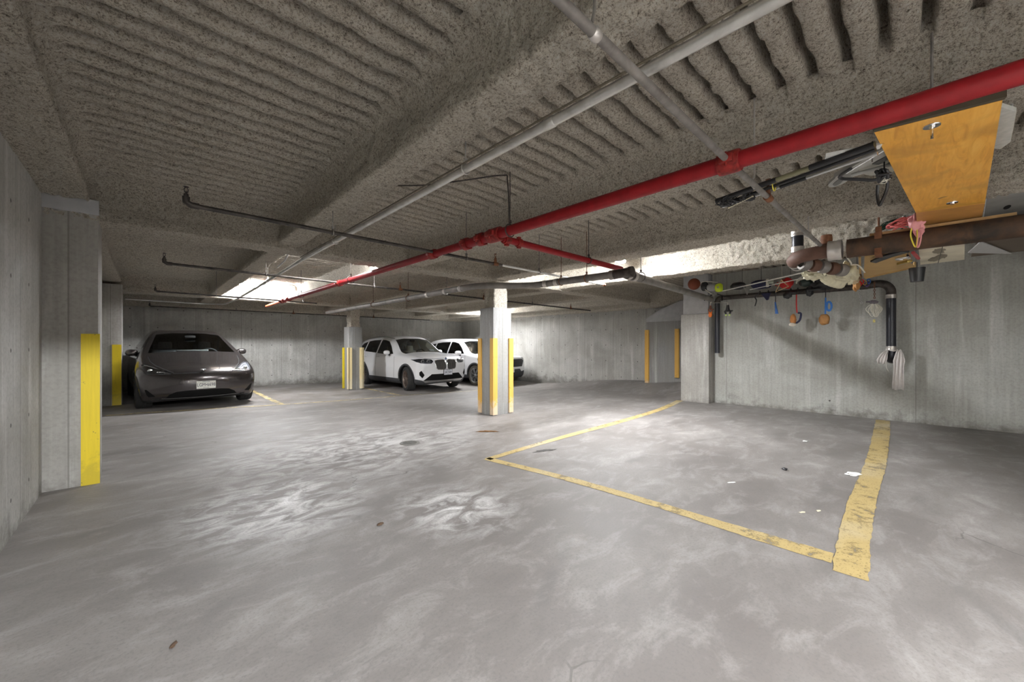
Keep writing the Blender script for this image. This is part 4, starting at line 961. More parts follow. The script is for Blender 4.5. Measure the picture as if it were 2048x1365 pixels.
# ---------- white SUV with a twin-slot grille
def ring_region(ws, r0, r1, name, z_lo=.22):
    n = 22; A = np.linspace(-.15, PI + .15, n)
    return dict(name=name, axis='side', flt=lambda c: abs(c.y) > .5, poly=[(ws + r1 * math.cos(a), .355 + r1 * math.sin(a)) for a in A] + [(ws + r0 * math.cos(a), .355 + r0 * math.sin(a)) for a in A[::-1]])
B = dict(L=4.72, belt=1.03, tumble=.36, tum2=.16, cowl=1.36, cowlz=1.17, roofz=1.675, round=.13, bow=.24, crown=.05, swell=.03,
    profile=[(.30, .23), (.12, .25), (.03, .36), (.0, .52), (.0, .70), (.02, .86), (.08, .965), (.22, 1.02), (.5, 1.065), (.9, 1.11), (1.25, 1.15), (1.45, 1.22), (1.75, 1.42), (2.0, 1.56), (2.2, 1.625), (2.5, 1.665), (2.9, 1.675), (3.4, 1.66), (3.9, 1.615), (4.2, 1.56), (4.33, 1.50), (4.42, 1.36), (4.55, 1.14), (4.66, 1.0), (4.70, .8), (4.70, .55), (4.62, .36), (4.4, .25), (3.9, .22), (2.4, .21), (1.0, .22)],
    plan=[(0, .80), (.1, .86), (.28, .905), (.55, .93), (.95, .94), (2.4, .935), (3.8, .945), (4.3, .915), (4.72, .82)], sec=SEC, wells=[(.81, .40), (3.675, .40)],
    regions=[
        dict(name='kidney_grille', axis='front', split=True, flt=front(.45), poly=[(.03, .905), (.10, .935), (.30, .925), (.385, .905), (.395, .86), (.35, .69), (.31, .655), (.10, .645), (.04, .675), (.025, .74)]),
        dict(name='headlight', axis='front', split=True, flt=front(.75), poly=[(.44, .885), (.47, .94), (.62, .962), (.80, .965), (.90, .94), (.885, .875), (.80, .84), (.66, .825), (.50, .825)]),
        dict(name='lower_intake', axis='front', nomirror=True, flt=front(.5), poly=[(-.74, .335), (-.50, .52), (.50, .52), (.74, .335)]),
        dict(name='side_intake', axis='front', split=True, flt=front(.75), poly=[(.80, .63), (.715, .50), (.77, .41), (.845, .50), (.85, .58)]),
        dict(name='skid_plate', axis='front', nomirror=True, flt=front(.5), poly=[(-.76, .335), (.76, .335), (.66, .265), (-.66, .265)]),
        dict(name='front_cladding', axis='front', flt=front(.6), poly=[(.74, .335), (.97, .40), (.97, .2), (.62, .2), (.66, .265)]),
        dict(name='front_cladding', axis='front', nomirror=True, flt=front(.6), poly=[(-.66, .265), (.66, .265), (.62, .18), (-.62, .18)]),
        dict(name='windshield', axis='front', nomirror=True, flt=lambda c: 1.1 < c.x < 2.35 and c.z > 1.05, poly=[(-.735, 1.10), (-.4, 1.135), (0, 1.145), (.4, 1.135), (.735, 1.10), (.70, 1.22), (.60, 1.53), (.3, 1.575), (-.3, 1.575), (-.60, 1.53), (-.70, 1.22)]),
        dict(name='side_window', axis='side', split=True, flt=side(1.0), poly=[(1.66, 1.09), (1.95, 1.33), (2.2, 1.475), (2.5, 1.525), (2.72, 1.535), (2.74, 1.10), (2.2, 1.075)]),
        dict(name='side_window', axis='side', split=True, flt=side(1.0), poly=[(2.82, 1.11), (2.80, 1.535), (3.3, 1.52), (3.62, 1.485), (3.66, 1.15)]),
        dict(name='side_window', axis='side', split=True, flt=side(1.0), poly=[(3.72, 1.16), (3.70, 1.475), (4.0, 1.41), (4.18, 1.29), (4.15, 1.2)]),
        ring_region(.81, .38, .465, 'wheel_arch'), ring_region(3.675, .38, .465, 'wheel_arch'),
        dict(name='sill', axis='side', flt=side(-1), poly=[(1.18, .2), (1.22, .36), (3.26, .36), (3.30, .2)]),
        dict(name='panel_gap', axis='side', flt=side(.3), poly=strip([(1.55, .37), (1.50, .7), (1.56, 1.02)], .012)),
        dict(name='panel_gap', axis='side', flt=side(.3), poly=strip([(2.76, .37), (2.76, .7), (2.77, 1.08)], .012)),
        dict(name='panel_gap', axis='side', flt=side(.3), poly=strip([(3.45, .75), (3.60, .9), (3.69, 1.10)], .012)),
        dict(name='panel_gap', axis='front', flt=front(1.4), poly=strip([(.02, .975), (.4, .968), (.66, .975), (.74, 1.03)], .009)),
    ])
WHT = paint('pearl_white', (.74, .74, .75), 0., .3); ALLOYD = plain('bronze_grey_alloy', (.26, .21, .18), .35, .5); ALLOYS = plain('silver_alloy', (.5, .5, .5), .3, .8)
CLAD = plain('grey_cladding', (.045, .045, .048), .6)
hx, hy = 7.46, 11.98
r = thing('suv_car', 'white SUV with an upright twin-slot chrome grille parked right of the yellow-edged column', 'car', (hx, hy, fz(hx, hy)), math.radians(3.3)); r.scale = (1.135, 1.08, 1.15)
wm = {'lamp_housing': plain('dark_lamp_inner', (.10, .10, .11), .3, .5), 'body': WHT, 'wheel_well': CP['well'], 'underbody': CP['trim'], 'headlight': CP['lens'], 'panel_gap': CP['gap'], 'windshield': CP['glass'], 'side_window': CP['glassd'], 'kidney_grille': BLACK, 'lower_intake': CP['intake'], 'side_intake': CP['intake'], 'skid_plate': SILVER, 'front_cladding': CLAD, 'wheel_arch': CLAD, 'sill': CLAD, 'front_grille': BLACK, 'lower_bumper': CLAD}
dress(r, B, wm); a = .81
spec = dict(B); spec['cowl'] = B['cowl'] - a
BEIGE = plain('beige_upholstery', (.52, .44, .33), .7)
cabin(r, spec, BEIGE, plain('tan_dash', (.16, .13, .10), .6))
for x in (-1, 1):
    make_wheel(r, (x * .82, 0, .365), .365, .25, x, 5, ALLOYD, -.22, style='fork')
    make_wheel(r, (x * .82, 2.865, .365), .365, .25, x, 5, ALLOYD, style='fork')
    mirror(r, (x * 1.01, 1.02, 1.13), x, WHT, (.10, .075, .068))
    m = MB()
    for i in range(8):
        xx = x * (.075 + i * .04); zt = .918 - .004 * abs(i - 3); zb_ = .665 + .006 * max(0, i - 5); p = []
        for z in np.linspace(zb_, zt, 4): p.append((xx, nose_y(B, xx, z, a) - .008, z))
        m.tube(p, .0062, 6)
    m.build('grille_slat', plain('grille_chrome', (.5, .5, .5), .2, 1.), r, local=True)
    K = B['regions'][0]['poly']; m = MB(); m.tube([(x * u, nose_y(B, u, z, a) - .004, z) for u, z in K], .011, 6, closed=True); m.build('grille_surround', CHROME, r, local=True)
    m = MB()
    for cx_ in (.58, .74):
        ang = np.linspace(0, 2 * PI, 7)[:-1]; m.tube([(x * (cx_ + .055 * math.cos(q)), nose_y(B, cx_, .89, a) + .012, .89 + .045 * math.sin(q)) for q in ang], .008, 6, closed=True)
    m.build('lamp_ring', plain('lamp_chrome', (.8, .8, .78), .2, .6), r, local=True)
    MB().tube(crom([(x * .665, 1.15, 1.565), (x * .66, 1.6, 1.615), (x * .65, 2.3, 1.615), (x * .635, 2.95, 1.565)], 5), .018, 8).build('roof_rail', CHROME if False else plain('satin_rail', (.45, .45, .44), .3, .8), r, local=True)
    for yy, zz in ((1.72, .99), (2.62, 1.0)): MB().box((x * .965, yy, zz), (.03, .17, .025), bev=.008).build('door_handle', WHT, r, local=True)
plate(r, (.03, nose_y(B, 0, .55, a) - .03, .56), .305, .152, 'JAE\u00b77609', frame=CP['trim'], field=plain('pale_plate', (.66, .68, .72), .5))
em = MB().lathe([(0, .012), (.036, .010), (.041, .006), (.041, 0), (0, 0)], (0, nose_y(B, 0, .975, a) - .01, .965), 'Y', 24, None)
em = MB().lathe([(0, -.012), (.036, -.010), (.041, -.006), (.041, 0), (0, 0)], (0, nose_y(B, 0, .955, a) - .012, .962), 'Y', 24)
bd = em.build('badge', CHROME, r, local=True)
q = MB()
for k in (0, 2): q.add([(0, 0, 0)] + [(.026 * math.cos(t), 0, .026 * math.sin(t)) for t in np.linspace(k * PI / 2, (k + 1) * PI / 2, 7)], [tuple(range(8))])
q.v = [(x_, nose_y(B, 0, .955, a) - .0255, z_ + .962) for x_, y_, z_ in q.v]; q.build('badge_quarter', plain('badge_blue', (.02, .12, .45), .4), bd, local=True)
MB().box((.50, .74, 1.185), (.16, .10, .012), R=Matrix.Rotation(.6, 3, 'X')).build('dash_paper', plain('white_paper', (.8, .8, .78), .7), r, local=True, smooth=False)

# ---------- second white SUV, mostly behind the column
H = dict(L=4.70, belt=1.06, tumble=.34, tum2=.16, cowl=1.30, cowlz=1.17, roofz=1.69, round=.12, bow=.20, crown=.045, swell=.025,
    profile=[(.28, .25), (.10, .28), (.02, .42), (.0, .58), (.0, .78), (.03, .94), (.12, 1.015), (.35, 1.055), (.8, 1.10), (1.15, 1.14), (1.35, 1.20), (1.65, 1.40), (1.95, 1.57), (2.2, 1.645), (2.5, 1.68), (2.9, 1.69), (3.5, 1.675), (4.0, 1.62), (4.2, 1.56), (4.33, 1.42), (4.45, 1.2), (4.62, 1.05), (4.67, .85), (4.67, .55), (4.6, .38), (4.4, .27), (3.9, .24), (2.4, .22), (1.0, .24)],
    plan=[(0, .80), (.1, .86), (.28, .90), (.55, .92), (.95, .93), (2.4, .925), (3.8, .93), (4.3, .90), (4.70, .82)], sec=SEC, wells=[(.90, .395), (3.60, .395)],
    regions=[
        dict(name='front_grille', axis='front', nomirror=True, flt=front(.5), poly=[(-.66, .92), (.66, .92), (.74, .86), (.64, .64), (-.64, .64), (-.74, .86)]),
        dict(name='headlight', axis='front', split=True, flt=front(.75), poly=[(.66, .975), (.68, .925), (.76, .87), (.91, .89), (.91, .965)]),
        dict(name='lower_bumper', axis='front', nomirror=True, flt=front(.6), poly=[(-.97, .20), (-.97, .52), (-.60, .46), (-.5, .56), (.5, .56), (.60, .46), (.97, .52), (.97, .20)]),
        dict(name='windshield', axis='front', nomirror=True, flt=lambda c: 1.05 < c.x < 2.3 and c.z > 1.05, poly=[(-.74, 1.10), (-.4, 1.13), (0, 1.14), (.4, 1.13), (.74, 1.10), (.71, 1.22), (.61, 1.54), (.3, 1.585), (-.3, 1.585), (-.61, 1.54), (-.71, 1.22)]),
        dict(name='side_window', axis='side', split=True, flt=side(1.02), poly=[(1.58, 1.11), (1.85, 1.34), (2.1, 1.49), (2.4, 1.545), (2.58, 1.55), (2.60, 1.11)]),
        dict(name='side_window', axis='side', split=True, flt=side(1.02), poly=[(2.68, 1.11), (2.66, 1.55), (3.2, 1.535), (3.52, 1.50), (3.6, 1.14)]),
        dict(name='side_window', axis='side', split=True, flt=side(1.02), poly=[(3.66, 1.15), (3.6, 1.49), (3.95, 1.44), (4.15, 1.3), (4.1, 1.2)]),
        ring_region(.90, .375, .455, 'wheel_arch'), ring_region(3.60, .375, .455, 'wheel_arch'),
        dict(name='sill', axis='side', flt=side(-1), poly=[(1.26, .2), (1.30, .36), (3.19, .36), (3.22, .2)]),
        dict(name='panel_gap', axis='side', flt=side(.3), poly=strip([(1.48, .37), (1.46, .7), (1.5, 1.05)], .012)),
        dict(name='panel_gap', axis='side', flt=side(.3), poly=strip([(2.63, .37), (2.63, .7), (2.64, 1.08)], .012)),
    ])
kx, ky = 10.43, 11.98
r = thing('suv_car', 'second white SUV, half hidden behind the free-standing column, with a black grille and silver wheels', 'car', (kx, ky, fz(kx, ky)), math.radians(3.0)); r.scale = (1.165, 1.05, 1.10)
dress(r, H, wm); a = .90
spec = dict(H); spec['cowl'] = H['cowl'] - a
cabin(r, spec, plain('black_upholstery', (.03, .03, .032), .7), plain('dark_dash', (.035, .034, .033), .6))
for x in (-1, 1):
    make_wheel(r, (x * .81, 0, .36), .36, .25, x, 7, ALLOYS, 0, style='twin', tyre_mat=plain('dusty_rubber', (.10, .09, .075), .9))
    make_wheel(r, (x * .81, 2.70, .36), .36, .25, x, 7, ALLOYS, style='twin', tyre_mat=plain('dusty_rubber', (.10, .09, .075), .9))
    mirror(r, (x * 1.02, .84, 1.14), x, WHT, (.12, .085, .08))
    for yy, zz in ((1.5, 1.0), (2.4, 1.0)): MB().box((x * .955, yy, zz), (.03, .17, .025), bev=.008).build('door_handle', WHT, r, local=True)
m = MB()
for z in (.70, .76, .82, .88): m.tube([(xx, nose_y(H, xx, z, a) - .006, z + .012 * math.cos(xx * 30)) for xx in np.linspace(-.6, .6, 25)], .008, 5)
m.build('grille_mesh', CLAD, r, local=True)
yb = nose_y(H, 0, .78, a) - .02; bd = MB()
bd.tube([(.075 * math.copysign(abs(math.cos(q)) ** .6, math.cos(q)), yb, .785 + .06 * math.copysign(abs(math.sin(q)) ** .6, math.sin(q))) for q in np.linspace(0, 2 * PI, 24, endpoint=False)], .008, 6, closed=True)
bd.tube([(-.042, yb, .835), (-.032, yb, .785), (-.045, yb, .735)], .008, 6).tube([(.042, yb, .835), (.032, yb, .785), (.045, yb, .735)], .008, 6).cyl((-.032, yb, .785), (.032, yb, .785), .007, 6)
bd.build('badge', CHROME, r, local=True)
MB().box((0, nose_y(H, 0, .52, a) - .02, .52), (.305, .008, .152)).build('license_plate', CP['plate'], r, local=True, smooth=False)

# ------------------------------------------------------------------ things stored overhead on the pipes
UPX = 'things hung along the top of the right wall'
def flat_quad(m, pts, z0, z1):
    n = len(pts); V = [(x, y, z0) for x, y in pts] + [(x, y, z1) for x, y in pts]
    F = [tuple(range(n)), tuple(range(2 * n - 1, n - 1, -1))] + [(i, (i + 1) % n, n + (i + 1) % n, n + i) for i in range(n)]
    return m.add(V, F)
def rope(r, name, p, q, rad, mat, sag=0.): 
    P = [tuple(np.array(p) + (np.array(q) - np.array(p)) * t - np.array([0, 0, sag * 4 * t * (1 - t)])) for t in np.linspace(0, 1, 7)]
    return MB().tube(P, rad, 7).build(name, mat, r)
# varnished board
r = thing('plywood_board', 'big orange varnished plywood board slung overhead between the red and the rusty pipe', 'board', (4.4, -.1, 2.6))
flat_quad(MB(), [(2.95, .16), (3.01, -.29), (5.10, -.40), (5.03, 0)], 2.60, 2.625).build('board_panel', PLY, r, smooth=False)
tag(flat_quad(MB(), [(5.03, 0), (5.10, -.40), (5.76, -.43), (6.07, -.02)], 2.598, 2.625).build('end_panel', plain('dull_orange_wood', (.46, .22, .055), .45, var=.2, nsc=10), r, smooth=False), 'duller orange end strip')
flat_quad(MB(), [(2.945, .165), (3.005, -.295), (2.975, -.30), (2.915, .16)], 2.60, 2.645).build('edge_batten', plain('dark_batten', (.06, .045, .025), .7), r, smooth=False)
for (x, y, L) in ((3.08, -.06, .07), (4.88, -.21, .012)):
    o = MB().lathe([(0, -.004), (.034, -.004), (.036, 0), (.036, .002)], (x, y, 2.598), 'Z', 20).cyl((x, y, 2.60), (x, y, 2.60 - L), .007, 8).lathe([(0, -.014), (.013, -.014), (.013, -.004), (0, -.004)], (x, y, 2.598), 'Z', 6).build('washer_bolt', CHROME, r)
    MB().cyl((x, y, 2.62), (x, y, 3.1), .006, 8).build('hanger', STEEL, r)
# thin shelf plank on the rusty pipe
r = tag(flat_quad(MB(), [(5.66, .34), (5.58, .34), (5.60, -.62), (5.70, -.62)], 2.563, 2.59).build('shelf_plank', WOOD, None, smooth=False), 'narrow raw timber plank lying along the top of the rusty drain pipe', 'plank')
# concrete-grey panel with a hole, right of the board
r = thing('grey_panel', 'weathered grey panel with an oval hole tucked between the orange board and the rusty pipe', 'panel', (5.9, -.6, 2.72))
flat_quad(MB(), [(5.35, -.43), (5.2, -1.1), (6.65, -1.2), (6.55, -.5)], 2.72, 2.75).build('panel_sheet', BOARD if False else plain('weathered_grey', (.34, .34, .32), .8, var=.35, nsc=5), r, smooth=False)
MB().blob((5.94, -.60, 2.72), (.085, .022, .006), 10).build('hole', plain('void', (.004, .004, .004), 1.), r)
for x, y in ((5.4, -.6), (6.5, -.8)): MB().cyl((x, y, 2.75), (x, y, 3.12), .006, 6).build('hanger', STEEL, r)
o = flat_quad(MB(), [(3.22, -.30), (3.36, -.37), (3.83, -.40), (3.93, -.37), (3.88, -.34)], 2.655, 2.68).cyl((3.6, -.38, 2.68), (3.6, -.38, 3.1), .006, 6).build('foam_offcut', plain('pale_rough_foam', (.42, .42, .39), .9, var=.3, nsc=30), None, smooth=False)
tag(o, 'rough pale grey strip hanging just right of the orange board', 'strip')
# stained board, dark board and cardboard below the rusty pipe
o = flat_quad(MB(), [(5.92, -.02), (5.80, -.33), (7.06, -.40), (7.11, -.04)], 2.42, 2.432).build('foam_board', BOARD, None, smooth=False); tag(o, 'cream board with dark water stains below the rusty pipe', 'board')
MB().box((6.5, -.19, 2.418), (1.2, .006, .004)).build('seam', plain('dark_seam', (.12, .11, .09), .9), o, smooth=False)
for k, (a, b) in enumerate(((6.2, -.17), (6.6, -.20), (6.75, -.15))): MB().blob((a, b, 2.4185), (.16, .045, .002), 10, .35, k).build('water_stain', plain('water_stain', (.24, .21, .155), .9), o)
rope(o, 'hanging_wire', (6.0, -.1, 2.43), (5.7, -.1, 2.56), .003, STEEL); rope(o, 'hanging_wire', (7.0, -.2, 2.43), (7.05, -.2, 2.7), .003, STEEL)
o = flat_quad(MB(), [(5.9, -.42), (5.9, -1.5), (7.0, -1.6), (7.05, -.45)], 2.445, 2.465).build('dark_board', plain('dark_stained_board', (.10, .075, .05), .7, var=.35, nsc=4), None, smooth=False); tag(o, 'dark brown board at the edge below the rusty pipe', 'board')
rope(o, 'hanging_wire', (6.0, -.8, 2.46), (5.72, -.8, 2.54), .003, STEEL); rope(o, 'hanging_wire', (6.95, -1., 2.46), (7.05, -1., 2.7), .003, STEEL)
o = flat_quad(MB(), [(5.96, -.44), (6.60, -.40), (7.02, -.74)], 2.425, 2.435).build('white_sheet', plain('dull_white_sheet', (.40, .40, .39), .8), None, smooth=False); tag(o, 'three-cornered pale sheet stuck under the dark brown board', 'sheet')
r = thing('cardboard_box', 'flattened brown cardboard box lying under the rusty pipe beside the wall pipe elbow', 'box', (6.8, .3, 2.42))
flat_quad(MB(), [(5.90, .40), (7.80, .54), (7.15, .02), (5.88, .05)], 2.405, 2.425).build('panel', TAN, r, smooth=False)
MB().box((6.8, .505, 2.44), (1.9, .02, .10), rz=.07).build('flap', TAN, r, smooth=False)
MB().box((7.45, .26, 2.43), (.82, .02, .08), rz=.67).build('flap', TAN, r, smooth=False)
rope(r, 'hanging_wire', (6.1, .36, 2.42), (5.72, .36, 2.50), .003, STEEL); rope(r, 'hanging_wire', (7.2, .3, 2.42), (7.2, .3, 2.7), .003, STEEL)
o = flat_quad(MB(), [(6.14, .32), (6.02, .36), (5.75, .26), (5.56, .10), (5.66, .045), (5.85, .18)], 2.355, 2.375).build('black_mudguard', BLACK, None, smooth=False); tag(o, 'long black curved mudguard lying across the brown cardboard', 'mudguard')
rope(o, 'hanging_wire', (5.75, .2, 2.37), (5.72, .2, 2.42), .004, STEEL)
r = thing('bracket_bundle', 'jumble of shiny metal brackets hanging beside the black mudguard', 'bracket', (6.1, .06, 2.36))
MB().tube(arc((6.05, .10, 2.36), .05, 0, 5.2, 14, 'XY'), .012, 8).build('curved_bracket', SILVER, r)
MB().cyl((5.95, .06, 2.375), (6.35, .03, 2.35), .012, 8).build('rod', CHROME, r); MB().box((6.25, .09, 2.345), (.16, .05, .03), rz=.6, bev=.006).build('brass_plate', plain('dull_brass', (.40, .28, .08), .4, .8), r)
MB().cyl((5.85, .02, 2.38), (6.3, -.02, 2.38), .016, 8).build('rod', plain('red_handle', (.4, .05, .05), .5), r); rope(r, 'hanging_wire', (6.0, .06, 2.38), (5.74, .06, 2.42), .004, STEEL)
r = thing('black_cup', 'black plastic cup hanging upright below the stained cream board', 'cup', (6.85, -.01, 2.28))
MB().lathe([(0, -.10), (.058, -.10), (.075, .07), (.070, .07), (.054, -.09), (0, -.09)], (6.85, -.01, 2.28), 'Z', 18).build('cup_body', BLACK, r); rope(r, 'hanging_cord', (6.85, -.01, 2.30), (6.85, -.01, 2.42), .004, BLACK)
# bags and cord on the shelf plank
m = MB(); rr = random.Random(4)
for k in range(12):
    c = (5.53 + rr.uniform(-.03, .03), .10 + rr.uniform(-.05, .05), 2.62 + rr.uniform(-.015, .04)); a0 = rr.uniform(0, 6); tl = rr.uniform(-.5, .5)
    m.tube([(c[0] + .035 * math.cos(a), c[1] + .07 * math.sin(a + a0 * .2), c[2] + .03 * math.sin(a + a0) + tl * .02 * math.cos(a)) for a in np.linspace(0, 6.28, 18, endpoint=False)], .0055, 5, closed=True)
tag(m.build('rope_coil', plain('red_white_rope', (.62, .14, .13), .7, var=.4, nsc=90)), 'tangled red and white rope heaped on the timber plank', 'rope')
r = thing('plastic_bag', 'crumpled pink plastic bag draped over the rusty pipe with a yellow cord', 'bag', (5.42, 0, 2.5))
MB().blob((5.42, 0, 2.60), (.04, .05, .075), 16, .35, 5).blob((5.44, -.02, 2.53), (.03, .035, .06), 14, .35, 9).build('bag_body', PINK, r)
MB().tube(crom([(5.42, .02, 2.58), (5.40, .035, 2.48), (5.40, .01, 2.37), (5.40, -.005, 2.37), (5.40, -.01, 2.48), (5.42, 0, 2.57)], 5), .006, 6).build('cord_loop', YEL, r)
MB().tube(crom([(5.42, -.02, 2.55), (5.40, -.035, 2.46), (5.40, -.02, 2.36), (5.40, -.008, 2.37), (5.40, -.02, 2.5)], 5), .007, 6).build('bag_handle', PINK, r)
m = MB(); rr = random.Random(8)
for k in range(16): m.tube(crom([(5.62 + rr.uniform(-.05, .05), .30 - .03 * rr.random(), 2.60 + rr.uniform(0, .05)), (5.6, .20 + rr.uniform(-.03, .03), 2.64 + rr.uniform(-.02, .06)), (5.6 + rr.uniform(-.05, .05), .07, 2.66 + rr.uniform(-.03, .06))], 4), .0045, 4)
tag(m.build('net_bundle', GREENN), 'dark green netting bunched behind the red and white rope', 'net')
r = thing('glass_jar', 'small glass jar standing on the plank at the corner of the orange board', 'jar', (5.62, .055, 2.6))
MB().lathe([(0, 0), (.04, 0), (.045, .01), (.045, .09), (.036, .105), (.036, .12)], (5.64, .06, 2.591), 'Z', 18).build('jar_body', CP['glass'] if 'CP' in globals() and 'glass' in CP else SILVER, r)
MB().lathe([(.04, 0), (.04, .02), (0, .02)], (5.64, .06, 2.705), 'Z', 18).build('lid', SILVER, r)

# poles resting on the nearest branch pipe
def pole(name, label, a, b, rad, mat, extra=None):
    r = thing(name, label, 'pole', tuple((np.array(a) + np.array(b)) / 2), group='poles stored overhead')
    MB().cyl(a, b, rad, 12).build('shaft', mat, r)
    if extra:
        A, Bv = np.array(a), np.array(b)
        for t0, t1, rd, mt, nm in extra: MB().cyl(tuple(A + (Bv - A) * t0), tuple(A + (Bv - A) * t1), rd, 12).build(nm, mt, r)
    return r
pole('storage_pole', 'thick black and olive pole resting on the nearest branch pipe, first below the red main', (3.36, 1.10, 2.58), (3.085, .165, 2.583), .017, plain('olive_pole', (.20, .19, .11), .5), ((-.02, .45, .019, BLACK, 'black_sleeve'), (.66, 1.0, .02, BLACK, 'black_grip')))
pole('storage_pole', 'slim silver pole with a black sleeve lying beside the thick olive pole', (3.52, 1.12, 2.572), (3.215, .16, 2.574), .011, SILVER, ((.45, .62, .013, BLACK, 'sleeve'),))
pole('storage_pole', 'thin dark pole lying between the olive pole and the silver pole', (3.44, 1.02, 2.575), (3.15, .165, 2.579), .012, BLACK)
o = MB().box((3.15, .27, 2.605), (.06, .26, .018), rz=.24).build('white_batten', plain('white_batten_paint', (.6, .6, .58), .5), None, smooth=False); tag(o, 'short white batten lying on the dark poles beside the orange board', 'batten')
r = thing('net_bundle', 'black mesh net with a light chain bundled round the far end of the poles', 'net', (3.4, .95, 2.57))
m = MB(); rr = random.Random(3)
for k in range(26):
    t = rr.random(); c = (3.36 + .06 * rr.random(), .84 + .26 * t, 2.565)
    m.tube([(c[0] + .055 * math.cos(a) + rr.uniform(-.01, .01), c[1] + .02 * math.sin(a * 2) + rr.uniform(-.02, .02), c[2] + .03 * math.sin(a)) for a in np.linspace(0, 6.28, 10, endpoint=False)], .004, 4, closed=True)
m.build('mesh', BLACK, r); m = MB()
for k in range(14): m.blob((3.47 - .011 * k, 1.06 - .016 * k, 2.535), (.006, .008, .005), 5)
m.build('chain', plain('pale_links', (.6, .55, .4), .5), r)
MB().tube([(3.30 + .045 * math.cos(a), .71, 2.575 + .045 * math.sin(a)) for a in np.linspace(0, 6.28, 18, endpoint=False)], .004, 5, closed=True).build('yellow_tie', YEL, r)
# folded grey plastic chair
_q0 = set(bpy.data.objects)
r = thing('folding_chair', 'folded grey plastic chair with slotted back wedged overhead left of the orange board', 'chair', (3.5, .25, 2.6))
sp = [(3.79, .44), (3.72, .455), (3.62, .41), (3.52, .36), (3.56, .27), (3.66, .31), (3.76, .37)]
flat_quad(MB(), catpoly(sp, 4), 2.612, 2.632).build('headrest', GREYP, r, smooth=False)
flat_quad(MB(), catpoly([(3.765, .415), (3.72, .428), (3.66, .40), (3.62, .37), (3.66, .36), (3.73, .385)], 4), 2.608, 2.613).build('inset', plain('dark_grey_plastic', (.13, .13, .12), .5), r, smooth=False)
flat_quad(MB(), [(3.545, .40), (3.46, .33), (3.18, .10), (3.26, .02), (3.52, .28)], 2.60, 2.63).build('back_panel', GREYP, r, smooth=False)
flat_quad(MB(), [(3.56, .30), (3.36, .04), (3.66, .0), (3.78, .14), (3.74, .22)], 2.615, 2.64).build('seat_panel', plain('pale_grey_plastic', (.46, .455, .40), .5), r, smooth=False)
for q in ([(3.49, .20), (3.36, .09), (3.40, .06), (3.53, .17)], [(3.60, .17), (3.47, .05), (3.51, .02), (3.63, .13)]): flat_quad(MB(), q, 2.609, 2.616).build('slot', plain('dark_grey_plastic', (.13, .13, .12), .5), r, smooth=False)
MB().tube(crom([(3.42, .30, 2.592), (3.50, .36, 2.59), (3.57, .36, 2.588), (3.66, .28, 2.585), (3.74, .20, 2.58), (3.72, .12, 2.585)], 5), .011, 8).build('frame_tube', BLACK, r)
MB().tube([(3.55, .31, 2.59), (3.52, .06, 2.59)], .013, 8).build('arm_rail', GREYP, r); MB().cyl((3.50, .33, 2.598), (3.24, .12, 2.598), .006, 6).build('chrome_rod', CHROME, r)
MB().cyl((3.5, .2, 2.63), (3.5, .2, 3.12), .004, 6).build('hanger', STEEL, r)
for o in set(bpy.data.objects) - _q0:
    if o.type == 'MESH' and o.name.split('.')[0] != 'hanger':
        for v in o.data.vertices:
            w = np.array(v.co) + WL[r]; w = np.array([0, 0, 1.42]) + (w - np.array([0, 0, 1.42])) * 1.05; v.co = w - WL[r]
r = thing('strap_bundle', 'knot of black straps and buckles with a long black loop dangling by the orange board', 'strap', (3.7, .15, 2.55))
m = MB(); rr = random.Random(12)
for k in range(10): m.tube(crom([(3.66 + rr.uniform(-.06, .06), .15 + rr.uniform(-.035, .035), 2.57 + rr.uniform(-.03, .03)) for _ in range(5)], 5, True), .009, 5, closed=True)
m.build('strap_knot', BLACK, r)
m = MB()
for k in range(3): m.tube(crom([(3.68 + rr.uniform(-.05, .05), .15 + rr.uniform(-.03, .03), 2.545 + rr.uniform(-.015, .01)) for _ in range(4)], 5, True), .004, 5, closed=True)
m.build('white_piping', CORDW, r)
MB().tube(crom([(3.74, .185, 2.54), (3.76, .188, 2.47), (3.75, .178, 2.40), (3.75, .165, 2.42), (3.76, .14, 2.50), (3.74, .135, 2.55)], 6), .010, 6).build('strap_loop', BLACK, r)
MB().cyl((3.68, .15, 2.58), (3.68, .15, 3.12), .005, 6).build('hanger', BLACK, r)

# insulation foam at the elbow stack
o = MB().blob((6.40, .70, 2.27), (.26, .13, .10), 18, .35, 21).blob((6.10, .90, 2.29), (.16, .09, .06), 14, .3, 22).blob((6.58, .60, 2.33), (.12, .09, .13), 14, .3, 25).build('foam_insulation', CREAM); tag(o, 'lumpy cream insulation foam bulging under the stacked elbow fittings', 'insulation')
MB().cyl((6.4, .70, 2.34), (6.4, .70, 2.62), .003, 5).build('hanging_wire', STEEL, o)
o = MB().tube(crom([(5.85, .55, 2.42), (5.95, .52, 2.36), (6.15, .54, 2.37), (6.25, .48, 2.37), (6.5, .44, 2.31)], 6), .008, 6).build('white_cable', CORDW); tag(o, 'curly off-white cable running from the rusty pipe to the foam', 'cable')
r = thing('clip_cluster', 'bunch of brown and tan clips hanging left of the cardboard box', 'clip', (7.2, .55, 2.35))
for k, (dx, dy, dz, mt) in enumerate(((0, .06, 0, TANL), (.1, .0, -.05, plain('brown_clip', (.16, .10, .05), .6)), (-.05, .03, -.1, plain('pale_clip', (.42, .33, .2), .6)), (.08, .02, -.17, TANL))):
    MB().blob((7.1 + dx, .55 + dy, 2.40 + dz), (.05, .035, .06), 10, .4, 40 + k).build('clip', mt, r)
MB().cyl((7.12, .56, 2.40), (7.1, .56, 2.8), .004, 5).build('hanging_cord', BLACK, r)

